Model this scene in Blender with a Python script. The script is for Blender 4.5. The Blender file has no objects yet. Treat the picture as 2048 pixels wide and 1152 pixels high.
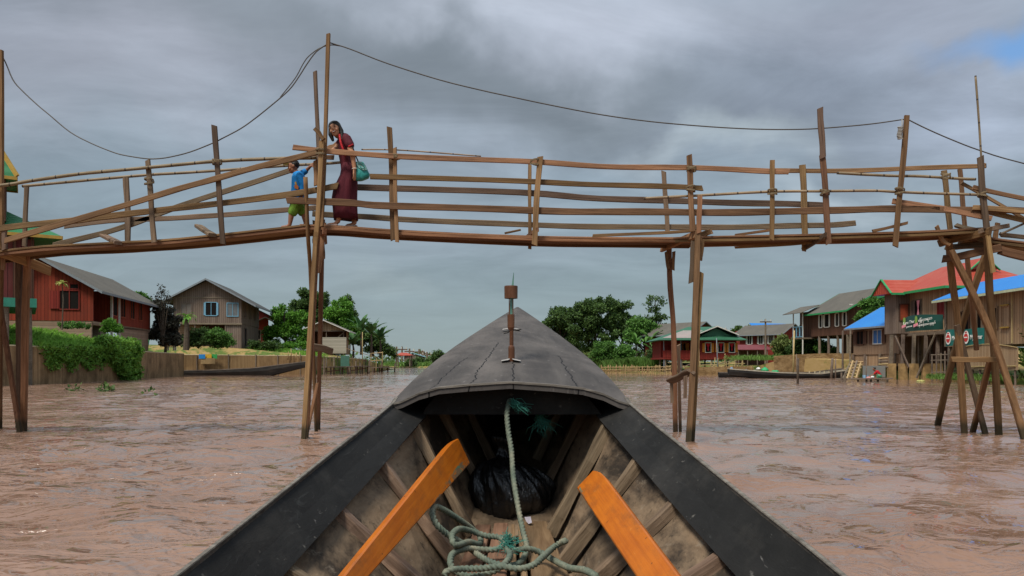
import bpy, bmesh, math, random
import numpy as np
from mathutils import Vector, Matrix, Quaternion
random.seed(7); rng = np.random.default_rng(11)
scn = bpy.context.scene; COL = scn.collection
PI = math.pi; R = math.radians
# ------------------------------------------------------------------ measuring the photograph
F, CX, HOR, H = 1500.0, 1024.0, 728.0, 1.05          # focal length in px of the 2048 px photo, horizon row, eye height (m)
def W(px, py, Y): return Vector(((px-CX)/F*Y, Y, H-(py-HOR)/F*Y))
def G(px, py, z=0.0): return W(px, py, (H-z)*F/(py-HOR))
def X(px, Y): return (px-CX)/F*Y
def Z(py, Y): return H-(py-HOR)/F*Y
# ------------------------------------------------------------------ objects
def tag(o, label=None, cat=None, group=None, kind=None):
    if label: o['label'] = label
    if cat: o['category'] = cat
    if group: o['group'] = group
    if kind: o['kind'] = kind
    return o
def thing(name, label, cat, loc=(0,0,0), rz=0.0, group=None):
    o = bpy.data.objects.new(name, None); COL.objects.link(o)
    o.location = loc; o.rotation_euler = (0,0,rz); o.empty_display_size = .2
    return tag(o, label, cat, group)
def link(name, me, parent=None):
    o = bpy.data.objects.new(name, me); COL.objects.link(o)
    if parent is not None: o.parent = parent
    return o
class MB:
    """collects faces, builds ONE mesh object"""
    def __init__(s): s.v=[]; s.f=[]; s.m=[]; s.mi=0
    def add(s, vs, fs):
        b=len(s.v); s.v += [tuple(p) for p in vs]
        for f in fs: s.f.append(tuple(i+b for i in f)); s.m.append(s.mi)
        return s
    def box(s, c, d, rz=0.0, M=None):
        x,y,z = d[0]/2,d[1]/2,d[2]/2
        vs=[Vector((sx*x,sy*y,sz*z)) for sz in(-1,1) for sy in(-1,1) for sx in(-1,1)]
        if M is None: M = Matrix.Rotation(rz,4,'Z')
        vs=[M@v+Vector(c) for v in vs]
        return s.add(vs,[(0,2,3,1),(4,5,7,6),(0,1,5,4),(2,6,7,3),(0,4,6,2),(1,3,7,5)])
    def bb(s, a, b):
        a=Vector(a); b=Vector(b); return s.box((a+b)/2,[abs(b[i]-a[i]) for i in range(3)])
    def beam(s, p0, p1, w, t, up=(0,0,1)):
        p0=Vector(p0); p1=Vector(p1); x=(p1-p0); L=x.length; x.normalize()
        u=Vector(up); y=u.cross(x)
        if y.length<1e-4: y=Vector((1,0,0)).cross(x)
        y.normalize(); z=x.cross(y)
        M=Matrix((x,y,z)).transposed().to_4x4()
        return s.box((p0+p1)/2,(L,t,w),M=M)
    def tube(s, pts, r, n=8, lobes=None, cap=True):
        pts=[Vector(p) for p in pts]; k=len(pts)
        rr = r if isinstance(r,(list,tuple)) else [r]*k
        t0=(pts[1]-pts[0]).normalized()
        ref=Vector((0,0,1)) if abs(t0.z)<.9 else Vector((1,0,0))
        u=t0.cross(ref).normalized(); vs=[]; dist=0
        for i,p in enumerate(pts):
            t=(pts[min(i+1,k-1)]-pts[max(i-1,0)])
            if t.length<1e-9: t=t0
            t=t.normalized(); u=(u-t*u.dot(t)).normalized(); v=t.cross(u)
            if i: dist+=(p-pts[i-1]).length
            for j in range(n):
                a=2*PI*j/n; q=rr[i]
                if lobes: q*=1+lobes[1]*math.cos(lobes[0]*(a-dist*lobes[2]))
                vs.append(p+u*(q*math.cos(a))+v*(q*math.sin(a)))
        fs=[]
        for i in range(k-1):
            for j in range(n):
                a=i*n+j;b=i*n+(j+1)%n; fs.append((a,b,b+n,a+n))
        if cap: fs.append(tuple(range(n-1,-1,-1))); fs.append(tuple(range((k-1)*n,k*n)))
        return s.add(vs,fs)
    def loft(s, rings, closed=True, cap=True):
        n=len(rings[0]); vs=[p for r in rings for p in r]; fs=[]
        for i in range(len(rings)-1):
            for j in range(n if closed else n-1):
                a=i*n+j;b=i*n+(j+1)%n; fs.append((a,b,b+n,a+n))
        if cap and closed: fs.append(tuple(range(n-1,-1,-1))); fs.append(tuple(range((len(rings)-1)*n,len(rings)*n)))
        return s.add(vs,fs)
    def ell(s, c, r, n=12, m=8, M=None):
        c=Vector(c); vs=[]; 
        if not isinstance(r,(list,tuple)): r=(r,r,r)
        for i in range(m+1):
            th=PI*i/m
            for j in range(n):
                ph=2*PI*j/n; p=Vector((r[0]*math.sin(th)*math.cos(ph),r[1]*math.sin(th)*math.sin(ph),r[2]*math.cos(th)))
                vs.append(c+(M@p if M else p))
        fs=[(i*n+j,(i+1)*n+j,(i+1)*n+(j+1)%n,i*n+(j+1)%n) for i in range(m) for j in range(n)]
        return s.add(vs,fs)
    def prism(s, poly, d):
        d=Vector(d); n=len(poly); a=[Vector(p) for p in poly]; 
        return s.add(a+[p+d for p in a],[tuple(range(n)),tuple(range(2*n-1,n-1,-1))]+[(i,i+n,(i+1)%n+n,(i+1)%n) for i in range(n)])
    def build(s, name, mat, parent=None, smooth=False, M=None, clean=False, ML=None):
        me=bpy.data.meshes.new(name)
        vs=s.v
        if M is not None:
            Mi=M.inverted(); vs=[tuple(Mi@Vector(p)) for p in vs]
        me.from_pydata(vs,[],s.f)
        mats = mat if isinstance(mat,(list,tuple)) else [mat]
        for m_ in mats: me.materials.append(m_)
        if len(mats)>1: me.polygons.foreach_set('material_index',s.m)
        bm=bmesh.new(); bm.from_mesh(me)
        if clean: bmesh.ops.remove_doubles(bm,verts=bm.verts,dist=1e-5)
        bmesh.ops.recalc_face_normals(bm,faces=bm.faces); bm.to_mesh(me); bm.free()
        if smooth: me.polygons.foreach_set('use_smooth',[True]*len(me.polygons))
        me.update()
        o=link(name,me,parent)
        if M is not None or ML is not None: o.matrix_basis=M if M is not None else ML
        return o
def spline(pts, k=6):
    pts=[Vector(p) for p in pts]; out=[]; n=len(pts)
    for i in range(n-1):
        p0=pts[max(i-1,0)];p1=pts[i];p2=pts[i+1];p3=pts[min(i+2,n-1)]
        for j in range(k):
            t=j/k; out.append(.5*((2*p1)+(p2-p0)*t+(2*p0-5*p1+4*p2-p3)*t*t+(3*p1-p0-3*p2+p3)*t**3))
    out.append(pts[-1]); return out
def rel(root, o):
    """o was built in world coordinates under root (root has a pure translation)"""
    o.matrix_basis = Matrix.Translation(-root.location) @ o.matrix_basis; return o
# ------------------------------------------------------------------ materials
def lin(r,g,b):
    f=lambda c: (c/255/12.92) if c/255<=.04045 else ((c/255+.055)/1.055)**2.4
    return (f(r),f(g),f(b),1)
class NT:
    def __init__(s,name):
        s.mat=bpy.data.materials.new(name); s.mat.use_nodes=True; s.t=s.mat.node_tree; s.t.nodes.clear()
        s.out=s.n('ShaderNodeOutputMaterial'); s.b=s.n('ShaderNodeBsdfPrincipled'); s.l(s.b.outputs[0],s.out.inputs[0])
    def n(s,ty,**kw):
        o=s.t.nodes.new(ty)
        for k,v in kw.items(): setattr(o,k,v)
        return o
    def l(s,a,b): s.t.links.new(a,b)
    def coords(s,kind='Object',scale=(1,1,1),shift=True):
        tc=s.n('ShaderNodeTexCoord'); mp=s.n('ShaderNodeMapping'); mp.inputs['Scale'].default_value=scale
        s.l(tc.outputs[kind],mp.inputs[0])
        if shift:
            oi=s.n('ShaderNodeObjectInfo'); m=s.n('ShaderNodeMath',operation='MULTIPLY'); m.inputs[1].default_value=37.
            s.l(oi.outputs['Random'],m.inputs[0]); s.l(m.outputs[0],mp.inputs['Location'])
        return mp.outputs[0]
    def noise(s,vec,scale=5,detail=4,rough=.55,dist=0):
        o=s.n('ShaderNodeTexNoise'); o.inputs['Scale'].default_value=scale; o.inputs['Detail'].default_value=detail
        o.inputs['Roughness'].default_value=rough; o.inputs['Distortion'].default_value=dist
        if vec is not None: s.l(vec,o.inputs['Vector'])
        return o.outputs[0]
    def ramp(s,fac,stops):
        o=s.n('ShaderNodeValToRGB'); e=o.color_ramp.elements
        while len(e)<len(stops): e.new(.5)
        for k,(p,c) in enumerate(stops): e[k].position=p; e[k].color=c if len(c)==4 else (*c,1)
        s.l(fac,o.inputs[0]); return o.outputs[0]
    def mix(s,fac,a,b,mode='MIX'):
        o=s.n('ShaderNodeMix',data_type='RGBA',blend_type=mode)
        for sock,v in((o.inputs[0],fac),(o.inputs[6],a),(o.inputs[7],b)):
            if hasattr(v,'is_linked') or hasattr(v,'links'): s.l(v,sock)
            else: sock.default_value = v if not isinstance(v,tuple) else (v if len(v)==4 else (*v,1))
        return o.outputs[2]
    def math(s,op,a,b=None,clamp=False):
        o=s.n('ShaderNodeMath',operation=op); o.use_clamp=clamp
        for i,v in enumerate((a,b)):
            if v is None: continue
            if hasattr(v,'links'): s.l(v,o.inputs[i])
            else: o.inputs[i].default_value=v
        return o.outputs[0]
    def bump(s,h,strength=.4,dist=.01):
        o=s.n('ShaderNodeBump'); o.inputs['Strength'].default_value=strength; o.inputs['Distance'].default_value=dist
        s.l(h,o.inputs['Height']); s.l(o.outputs[0],s.b.inputs['Normal'])
    def col(s,c):
        if hasattr(c,'links'): s.l(c,s.b.inputs['Base Color'])
        else: s.b.inputs['Base Color'].default_value=c if len(c)==4 else (*c,1)
    def set(s,rough=.8,spec=.3,metal=0.):
        s.b.inputs['Roughness'].default_value=rough; s.b.inputs['Specular IOR Level'].default_value=spec; s.b.inputs['Metallic'].default_value=metal
        return s.mat
    def vary(s,c,amt=.35,hue=.014):
        oi=s.n('ShaderNodeObjectInfo'); h=s.n('ShaderNodeHueSaturation')
        v=s.n('ShaderNodeMapRange'); v.inputs[3].default_value=1-amt; v.inputs[4].default_value=1+amt
        s.l(oi.outputs['Random'],v.inputs[0]); s.l(v.outputs[0],h.inputs['Value']); s.l(c,h.inputs['Color'])
        w=s.n('ShaderNodeTexWhiteNoise',noise_dimensions='1D'); s.l(oi.outputs['Random'],w.inputs['W'])
        m=s.n('ShaderNodeMapRange'); m.inputs[3].default_value=.5-hue; m.inputs[4].default_value=.5+hue
        s.l(w.outputs['Value'],m.inputs[0]); s.l(m.outputs[0],h.inputs['Hue'])
        return h.outputs[0]
def m_wood(name, dark, light, grain=(1.2,28,28), blot=1.6, rough=.8, vary=.25, blotcol=None, bump=.5, tide=False):
    """timber: grain along local X, blotches, tone that differs from piece to piece"""
    t=NT(name); v=t.coords('Object',grain); g=t.noise(v,1.6,5,.65,.4)
    c=t.ramp(g,[(.30,dark),(.66,light)])
    v2=t.coords('Object',(blot*.5,blot*2,blot*2)); b=t.noise(v2,1.4,4,.6)
    bc=blotcol or tuple(x*.42 for x in dark[:3])
    c=t.mix(t.ramp(b,[(.46,(0,0,0)),(.76,(.6,.6,.6))]),c,bc)
    # lighter worn streaks
    k=t.noise(t.coords('Object',(3,60,60)),1.5,3,.6); c=t.mix(t.ramp(k,[(.62,(0,0,0)),(.78,(.4,.4,.4))]),c,tuple(min(1,x*1.55) for x in light[:3]))
    c=t.vary(c,vary)
    if tide:      # dark slimy tide mark where the timber stands in the river
        ge=t.n('ShaderNodeNewGeometry'); sp=t.n('ShaderNodeSeparateXYZ'); t.l(ge.outputs['Position'],sp.inputs[0]); hz=t.math('SUBTRACT',sp.outputs[2],t.math('MULTIPLY',g,.22))
        c=t.mix(t.ramp(hz,[(.02,(.85,)*3),(.13,(0,)*3)]),c,(.022,.022,.012))
    t.col(c); t.bump(g,bump,.012); return t.set(rough,.25)
def m_plain(name, c, rough=.7, spec=.3, var=.12, scale=6, metal=0., bump=0.):
    t=NT(name); n=t.noise(t.coords('Object',(1,1,1)),scale,5,.6)
    c=c[:3]; t.col(t.ramp(n,[(.3,tuple(x*(1-var*1.6) for x in c)),(.7,tuple(min(1,x*(1+var)) for x in c))]))
    if bump: t.bump(n,bump,.01)
    return t.set(rough,spec,metal)
def m_boards(name, c1, c2, width=.16, gap=(.02,.014,.01), weather=None, rough=.85, horiz=False, wamt=.6):
    """board cladding: each board has its own tone, dark joints, grain and weathering; local coordinates of the house"""
    t=NT(name); tc=t.n('ShaderNodeTexCoord'); sp=t.n('ShaderNodeSeparateXYZ'); t.l(tc.outputs['Object'],sp.inputs[0])
    u = sp.outputs[2] if horiz else t.math('ADD',sp.outputs[0],sp.outputs[1])
    q=t.math('DIVIDE',u,width); fl=t.math('FLOOR',q); fr=t.math('FRACT',q)
    wn=t.n('ShaderNodeTexWhiteNoise',noise_dimensions='1D'); t.l(fl,wn.inputs['W'])
    g=t.noise(t.coords('Object',(14,14,1.0) if not horiz else (1,1,16),False),1.5,5,.65)
    f=t.math('ADD',t.math('MULTIPLY',wn.outputs['Value'],.5),t.math('MULTIPLY',g,.6),True)
    c=t.ramp(f,[(.2,c1),(.8,c2)])
    if weather:
        b=t.noise(t.coords('Object',(.5,.5,.35),False),1.7,5,.65); c=t.mix(t.ramp(b,[(.42,(0,0,0)),(.68,(wamt,)*3)]),c,weather)
    e=t.math('MINIMUM',fr,t.math('SUBTRACT',1.,fr)); j=t.math('LESS_THAN',e,.045)
    c=t.mix(j,c,gap); t.col(c); t.bump(t.math('MULTIPLY',t.math('SUBTRACT',1.,j),1.),.5,.02); return t.set(rough,.2)
def m_roof(name, c, stain, pitch=.25, metal=.0, rough=.55, samt=.6, axis=1):
    """corrugated sheet: ribs run down the slope (across local `axis`)"""
    t=NT(name); tc=t.n('ShaderNodeTexCoord'); sp=t.n('ShaderNodeSeparateXYZ'); t.l(tc.outputs['Object'],sp.inputs[0])
    w=t.math('SINE',t.math('MULTIPLY',sp.outputs[axis],2*PI/pitch))
    n=t.noise(t.coords('Object',(.35,.35,.35)),1.8,6,.65); 
    sc=[.9,.9,.25]; sc[1-axis]=.25; n2=t.noise(t.coords('Object',tuple(x*4 for x in sc)),1.5,4,.6)
    f=t.math('ADD',t.math('MULTIPLY',n,.6),t.math('MULTIPLY',n2,.4))
    col=t.mix(t.ramp(f,[(.42,(0,0,0)),(.68,(samt,)*3)]),c,stain); t.col(col)
    t.bump(w,.5,.03); return t.set(rough,.4,metal)
def m_leaf(name, cols, trans=.3, rough=.6, spec=.25):
    t=NT(name); g=t.n('ShaderNodeNewGeometry'); n=len(cols)
    c=t.ramp(g.outputs['Random Per Island'],[(i/(n-1),k) for i,k in enumerate(cols)])
    b=t.noise(t.coords('Object',(1,1,1)),.55,3,.6); c=t.mix(t.ramp(b,[(.35,(.0,)*3),(.7,(.6,)*3)]),c,cols[-1])
    t.col(c); tr=t.n('ShaderNodeBsdfTranslucent'); t.l(c,tr.inputs[0]); mx=t.n('ShaderNodeMixShader'); mx.inputs[0].default_value=trans
    t.l(t.b.outputs[0],mx.inputs[1]); t.l(tr.outputs[0],mx.inputs[2]); t.l(mx.outputs[0],t.out.inputs[0])
    return t.set(rough,spec)
# ------------------------------------------------------------------ camera, light, sky
cam=bpy.data.cameras.new('camera'); co=bpy.data.objects.new('camera',cam); COL.objects.link(co)
co.location=(0,0,H); co.rotation_euler=(PI/2,0,0); cam.sensor_width=36; cam.lens=F/2048*36; cam.shift_y=(HOR-576)/2048
cam.clip_start=.05; cam.clip_end=9000; scn.camera=co
SUN_EL, SUN_AZ = R(57), R(214)      # azimuth clockwise from +Y (north): behind the camera, a little to the left
sd=Vector((math.sin(SUN_AZ)*math.cos(SUN_EL),math.cos(SUN_AZ)*math.cos(SUN_EL),math.sin(SUN_EL)))
sl=bpy.data.lights.new('sun','SUN'); sl.energy=3.0; sl.angle=R(16); sl.color=(1,.93,.82)
so=bpy.data.objects.new('sun',sl); COL.objects.link(so); so.rotation_euler=sd.to_track_quat('Z','Y').to_euler()
wd=bpy.data.worlds.new('World'); scn.world=wd; wd.use_nodes=True; nt=wd.node_tree; nt.nodes.clear()
t=NT.__new__(NT); t.t=nt; t.mat=wd
wo=t.n('ShaderNodeOutputWorld'); bg=t.n('ShaderNodeBackground'); t.l(bg.outputs[0],wo.inputs[0]); bg.inputs[1].default_value=.1
sky=t.n('ShaderNodeTexSky',sky_type='NISHITA'); sky.sun_disc=False; sky.sun_elevation=SUN_EL; sky.sun_rotation=SUN_AZ; sky.dust_density=2.; sky.altitude=900
tc=t.n('ShaderNodeTexCoord'); sp=t.n('ShaderNodeSeparateXYZ'); t.l(tc.outputs['Generated'],sp.inputs[0])
zc=t.math('MAXIMUM',sp.outputs[2],0.); den=t.math('ADD',zc,.16)
cb=t.n('ShaderNodeCombineXYZ'); t.l(t.math('DIVIDE',sp.outputs[0],den),cb.inputs[0]); t.l(t.math('DIVIDE',sp.outputs[1],den),cb.inputs[1])
def wmap(scale,loc=(0,0,0),rot=0.):
    mp=t.n('ShaderNodeMapping'); mp.inputs['Scale'].default_value=scale; mp.inputs['Location'].default_value=loc; mp.inputs['Rotation'].default_value=(0,0,rot)
    t.l(cb.outputs[0],mp.inputs[0]); return mp.outputs[0]
n1=t.noise(wmap((.55,.8,1),(3.1,1.7,0),R(-18)),1.0,7,.58,.35)      # cloud decks
n2=t.noise(wmap((1.6,2.6,1),(7.3,4.2,2),R(-14)),1.0,6,.6,.5)       # streaks
n3=t.noise(wmap((.8,1.,1),(1.3,9.2,5)),.8,5,.55)
# soft large cloud bodies, placed on the dome by direction, edges broken up by noise
wv=t.n('ShaderNodeTexNoise'); wv.inputs['Scale'].default_value=5.; wv.inputs['Detail'].default_value=5.; t.l(tc.outputs['Generated'],wv.inputs['Vector'])
ws=t.n('ShaderNodeVectorMath',operation='SUBTRACT'); ws.inputs[1].default_value=(.5,.5,.5); t.l(wv.outputs['Color'],ws.inputs[0])
wm=t.n('ShaderNodeVectorMath',operation='SCALE'); wm.inputs['Scale'].default_value=.20; t.l(ws.outputs[0],wm.inputs[0])
wa=t.n('ShaderNodeVectorMath',operation='ADD'); t.l(tc.outputs['Generated'],wa.inputs[0]); t.l(wm.outputs[0],wa.inputs[1])
def blob(px,py,rx,rz,tilt=0.,soft=1.):
    d=Vector(((px-CX)/F,1,(HOR-py)/F)).normalized()
    mp=t.n('ShaderNodeMapping',vector_type='TEXTURE'); mp.inputs['Location'].default_value=d; mp.inputs['Rotation'].default_value=(0,tilt,0); mp.inputs['Scale'].default_value=(rx,1.5,rz)
    t.l(wa.outputs[0],mp.inputs[0]); ln=t.n('ShaderNodeVectorMath',operation='LENGTH'); t.l(mp.outputs[0],ln.inputs[0])
    mr=t.n('ShaderNodeMapRange',interpolation_type='SMOOTHSTEP'); mr.inputs[1].default_value=1.; mr.inputs[2].default_value=max(0,1-soft); mr.inputs[3].default_value=0; mr.inputs[4].default_value=1
    t.l(ln.outputs['Value'],mr.inputs[0]); return mr.outputs[0]
DK,MD,LT=(.150,.182,.208),(.214,.282,.322),(.40,.43,.50)
K=10.
sc=lambda c,k=1.: tuple(x*K*k for x in c)
base=t.ramp(sp.outputs[2],[(.0,sc((.235,.295,.305))),(.10,sc((.205,.262,.285))),(.22,sc((.205,.258,.30))),(.40,sc((.27,.32,.38)))])
c=t.mix(t.ramp(n1,[(.46,(0,0,0)),(.70,(.5,.5,.5))]),base,sc((.33,.365,.43)))
fade=t.ramp(sp.outputs[2],[(.05,(0,0,0)),(.22,(1,1,1))]); c=t.mix(fade,base,c)
for (px,py,rx,rz,ti,am,cc) in [(330,110,.36,.15,R(-6),.8,(.285,.305,.355)),(60,150,.24,.11,0,.6,(.31,.33,.385)),
        (480,40,.44,.07,R(4),.6,(.205,.225,.255)),(850,130,.46,.11,R(10),1.,(.170,.198,.225)),(1320,235,.54,.085,R(13),1.,(.168,.198,.225)),(1250,75,.28,.085,R(8),1.,(.40,.44,.515)),(960,8,.26,.05,0,.9,(.41,.45,.52)),
        (1640,200,.28,.13,R(-12),.75,(.225,.262,.325)),(1980,175,.16,.12,0,.8,(.34,.39,.48)),(1760,50,.24,.08,0,.6,(.265,.285,.345)),
        (1440,322,.18,.032,R(3),.8,(.37,.43,.465)),(1660,400,.13,.024,R(3),.7,(.40,.46,.50)),(740,575,.15,.035,0,.35,(.31,.37,.38)),(1270,410,.55,.07,0,.4,(.275,.345,.40)),(300,330,.5,.12,0,.35,(.225,.290,.335))]:
    m=t.math('MULTIPLY',blob(px,py,rx,rz,ti),am); c=t.mix(m,c,sc(cc))
st=t.math('MULTIPLY',t.math('SUBTRACT',n2,.5),1.15); st=t.math('MULTIPLY',st,t.math('MINIMUM',t.math('MULTIPLY',zc,5.),1.)); gain=t.math('ADD',1.,st)
vm=t.n('ShaderNodeVectorMath',operation='SCALE'); t.l(c,vm.inputs[0]); t.l(gain,vm.inputs['Scale']); c=vm.outputs[0]
for (px,py,rx,rz,am) in [(2100,10,.06,.04,.7),(2010,45,.10,.022,.5)]:
    m=t.math('MULTIPLY',blob(px,py,rx,rz,R(-12),.8),am); c=t.mix(m,c,sc((.14,.31,.60)))
# overcast sky is brighter overhead and towards the veiled sun
zen=t.n('ShaderNodeMapRange',interpolation_type='SMOOTHSTEP'); zen.inputs[1].default_value=.42; zen.inputs[2].default_value=.95; zen.inputs[3].default_value=1; zen.inputs[4].default_value=2.0; t.l(sp.outputs[2],zen.inputs[0])
back=t.n('ShaderNodeMapRange',interpolation_type='SMOOTHSTEP'); back.inputs[1].default_value=.35; back.inputs[2].default_value=-.7; back.inputs[3].default_value=1; back.inputs[4].default_value=1.35; t.l(sp.outputs[1],back.inputs[0])
vm=t.n('ShaderNodeVectorMath',operation='SCALE'); t.l(c,vm.inputs[0]); t.l(t.math('MULTIPLY',zen.outputs[0],back.outputs[0]),vm.inputs['Scale'])
c=t.mix(.93,sky.outputs[0],vm.outputs[0]); t.l(c,bg.inputs[0])
vs=scn.view_settings; vs.view_transform='Standard'; vs.look='None'; vs.gamma=1; vs.exposure=.36; vs.use_curve_mapping=False
scn.cycles.use_denoising=True; scn.cycles.max_bounces=6; scn.cycles.caustics_reflective=False; scn.cycles.caustics_refractive=False
# ------------------------------------------------------------------ ground sheet with the river channel, water
rows=[(-400,-26,1.9,26,1.0),(-60,-26,1.9,26,1.0),(0,-25,1.9,26,1.0),(30,-24.4,1.9,26,.6),(37,-24.4,1.85,25.6,.35),(41,-24.5,1.85,24.8,.12),(44,-24.8,1.85,25.6,.10),(46,-25,1.85,26.7,.12),(48,-25.2,1.85,27.3,.15),(51,-25.8,1.85,27.4,.25),
 (56,-27.2,1.85,27,.9),(60,-28,1.85,27.6,1.3),(63.8,-28.7,1.85,25,1.5),(66,-31.5,1.85,23.4,1.4),(71.4,-31.5,1.8,22,.5),(73,-26,1.75,21,.2),(74.6,-19.8,1.7,19.6,.15),(79,-19.2,1.7,16.4,.12),(87,-18.6,1.7,12.3,.2),(97,-18.7,1.6,9.2,.5),
 (112,-19.2,.8,9,.7),(160,-26,.7,6,.7),(222,-52,.5,-8,.5)]
offs=[(0,-1.3),(.12,0.),(1.5,.2),(3,.45),(6,.8),(10,1.1),(18,1.3),(40,1.5),(120,1.7),(500,1.8),(2500,2.0)]
def lift(side,y):     # extra height behind the bank
    if side<0: return 1.55 if 38<y<60 else (1.0 if y<110 else .4)
    return .45 if 36<y<60 else (.2 if 72<y<92 else .55)
mb=MB(); rings=[]
for (y,xl,zl,xr,zr) in rows:
    ring=[]
    for d,k in reversed(offs): ring.append((xl-d,y,(-1.3 if k<0 else zl+k*lift(-1,y)*(1.0 if y<160 else .3))+(random.uniform(-.06,.06) if d>2 else 0)))
    for d,k in offs: ring.append((xr+d,y,(-1.3 if k<0 else zr+k*lift(1,y)*(1.0 if y<160 else .3))+(random.uniform(-.06,.06) if d>2 else 0)))
    rings.append(ring)
for y,z in ((223,.35),(240,.5),(300,.6),(600,.8),(1500,.9),(4000,1.0)):
    rings.append([(p[0],y,z) for p in rings[-1]])
mb.loft(rings,closed=False,cap=False)
t=NT('earth_and_grass'); v=t.coords('Object',(1,1,1),False); a=t.noise(v,.22,6,.6); b=t.noise(v,2.2,6,.65)
f=t.math('ADD',t.math('MULTIPLY',a,.65),t.math('MULTIPLY',b,.35)); c=t.ramp(f,[(.36,(.05,.10,.022)),(.47,(.10,.14,.035)),(.53,(.30,.21,.085)),(.66,(.36,.25,.12))])
t.col(c); t.bump(b,.6,.06); t.set(.95,.1)
tag(mb.build('ground',t.mat),kind='structure')
t=NT('muddy_river_water'); tc_=t.n('ShaderNodeTexCoord')
def wv_(scale,loc,ns,det,rgh,dist=.6):
    mp=t.n('ShaderNodeMapping'); mp.inputs['Scale'].default_value=scale; mp.inputs['Location'].default_value=loc; mp.inputs['Rotation'].default_value=(0,0,R(loc[2])); t.l(tc_.outputs['Object'],mp.inputs[0]); return t.noise(mp.outputs[0],ns,det,rgh,dist)
w2=wv_((1.,1.35,1),(8,5,-7),3.0,3,.55,.9); w3=wv_((1,1.3,1),(2,7,14),9.,3,.55,.6); w4=wv_((1.,1.5,1),(4,1,5),1.1,3,.5,1.2); pat=wv_((.07,.12,1),(5,2,0),1.,3,.5,.5)
amp=t.ramp(pat,[(.38,(.22,)*3),(.62,(1.15,)*3)])
h=t.math('ADD',t.math('MULTIPLY',w4,.9),t.math('ADD',t.math('MULTIPLY',w2,.42),t.math('MULTIPLY',w3,.05))); sy=t.n('ShaderNodeSeparateXYZ'); t.l(tc_.outputs['Object'],sy.inputs[0]); calm=t.n('ShaderNodeMapRange'); calm.inputs[1].default_value=14; calm.inputs[2].default_value=60; calm.inputs[3].default_value=1.; calm.inputs[4].default_value=.35; t.l(sy.outputs[1],calm.inputs[0]); h=t.math('MULTIPLY',t.math('MULTIPLY',h,amp),calm.outputs[0])
t.bump(h,1.,.20)
cl=wv_((.25,.6,1),(6,3,0),1.,5,.6,.5); t.col(t.ramp(cl,[(.3,(.185,.106,.070)),(.7,(.270,.168,.120))])); t.set(.03,.5); t.b.inputs['IOR'].default_value=1.33
def graded(lo,hi,step,grow,mx):
    xs=[lo]; st=step
    while xs[-1]<hi: xs.append(xs[-1]+st); st=min(mx,st*grow)
    return xs
xr_=graded(0,30,.07,1.012,.30); gx=np.array([-62,-40]+[-x for x in reversed(xr_[1:])]+xr_+[40,62]); gy=np.array([-380,-60,-12]+graded(-4,78,.06,1.006,.28)+[90,120,222.5]); NX,NY=len(gx),len(gy)
XX,YY=np.meshgrid(gx,gy); ZZ=np.zeros_like(XX); wr=np.random.default_rng(5); wx=XX+.35*np.sin(YY*.45+1)+.2*np.sin(YY*1.3+XX*.7); wy=YY+.35*np.sin(XX*.5+2)+.2*np.sin(XX*1.1-YY*.6)
for i in range(64):
    lam=.28*(1.7/.28)**wr.random()**1.1; th=wr.normal()*.75+.12; k=2*PI/lam; a=lam*.0060*wr.uniform(.5,1.4); ph=wr.random()*2*PI; ZZ+=a*np.sin(k*(np.sin(th)*wx+np.cos(th)*wy)+ph)*(lam>.06*0)
patch=.62+.38*np.sin(XX*.21+1.3*np.sin(YY*.13))*np.sin(YY*.17+.8+1.1*np.sin(XX*.16)); edge=np.clip((30-np.abs(XX))/4,0,1)*np.clip((78-YY)/20,0,1)*np.clip((YY+4)/2,0,1); ZZ=ZZ*patch*edge*np.interp(YY,[12,50],[1.,.45])
v=np.stack([XX,YY,ZZ],-1).reshape(-1,3); ii=(np.arange(NY-1)[:,None]*NX+np.arange(NX-1)[None,:]).ravel(); f=np.stack([ii,ii+1,ii+1+NX,ii+NX],1)
me=bpy.data.meshes.new('river_water'); me.vertices.add(len(v)); me.vertices.foreach_set('co',v.astype(np.float32).ravel()); me.loops.add(len(f)*4); me.loops.foreach_set('vertex_index',f.astype(np.int32).ravel()); me.polygons.add(len(f)); me.polygons.foreach_set('loop_start',np.arange(0,len(f)*4,4,dtype=np.int32)); me.polygons.foreach_set('loop_total',np.full(len(f),4,dtype=np.int32)); me.polygons.foreach_set('use_smooth',np.ones(len(f),dtype=bool)); me.update(calc_edges=True); me.materials.append(t.mat)
tag(link('river_water',me),kind='structure')
# ------------------------------------------------------------------ our own boat (bow in the foreground)
def interp(x,xs,ys): return float(np.interp(x,xs,ys))
def b_cx(Y): return .042*max(0,(Y-2.8)/2.4) - .004
def b_w(Y):
    if Y>=2.8: return .437*(1-((min(Y,5.2)-2.8)/2.4)**1.3)+.004
    if Y>=1.2: return .437+.166*(2.8-Y)
    return interp(Y,[-7.5,-6,-3,-1,.4,1.2],[.22,.5,.78,.84,.80,.7026])
def b_z(Y):
    if Y>=2.8: return interp(Y,[2.8,3.35,3.75,4.4,5.2],[.90,1.035,1.123,1.263,1.44])
    if Y>=1.2: return .90-.205*(2.8-Y)
    return interp(Y,[-7.5,-6,-3,-1,.4,1.2],[.62,.5,.42,.41,.46,.572])
def b_xi(Y):
    if Y>=1.6: return (.334+.177*(2.8-Y)) if Y<=2.8 else b_w(Y)*.764
    return b_w(Y)-.096
def b_zi(Y):
    if Y>=1.6: return (.837-.26*(2.8-Y)) if Y<=2.8 else b_z(Y)-.065
    return b_z(Y)-.13
def b_zf(Y): return interp(Y,[-7,-3,0,1.2,2.2,2.9,4.2,5.1],[.30,.2,.22,.30,.40,.44,.80,1.25])
def b_xf(Y): return interp(Y,[-7,-3,0,1.2,2.2,2.9,4.2,5.1],[.1,.34,.33,.26,.185,.14,.07,.012])
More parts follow.
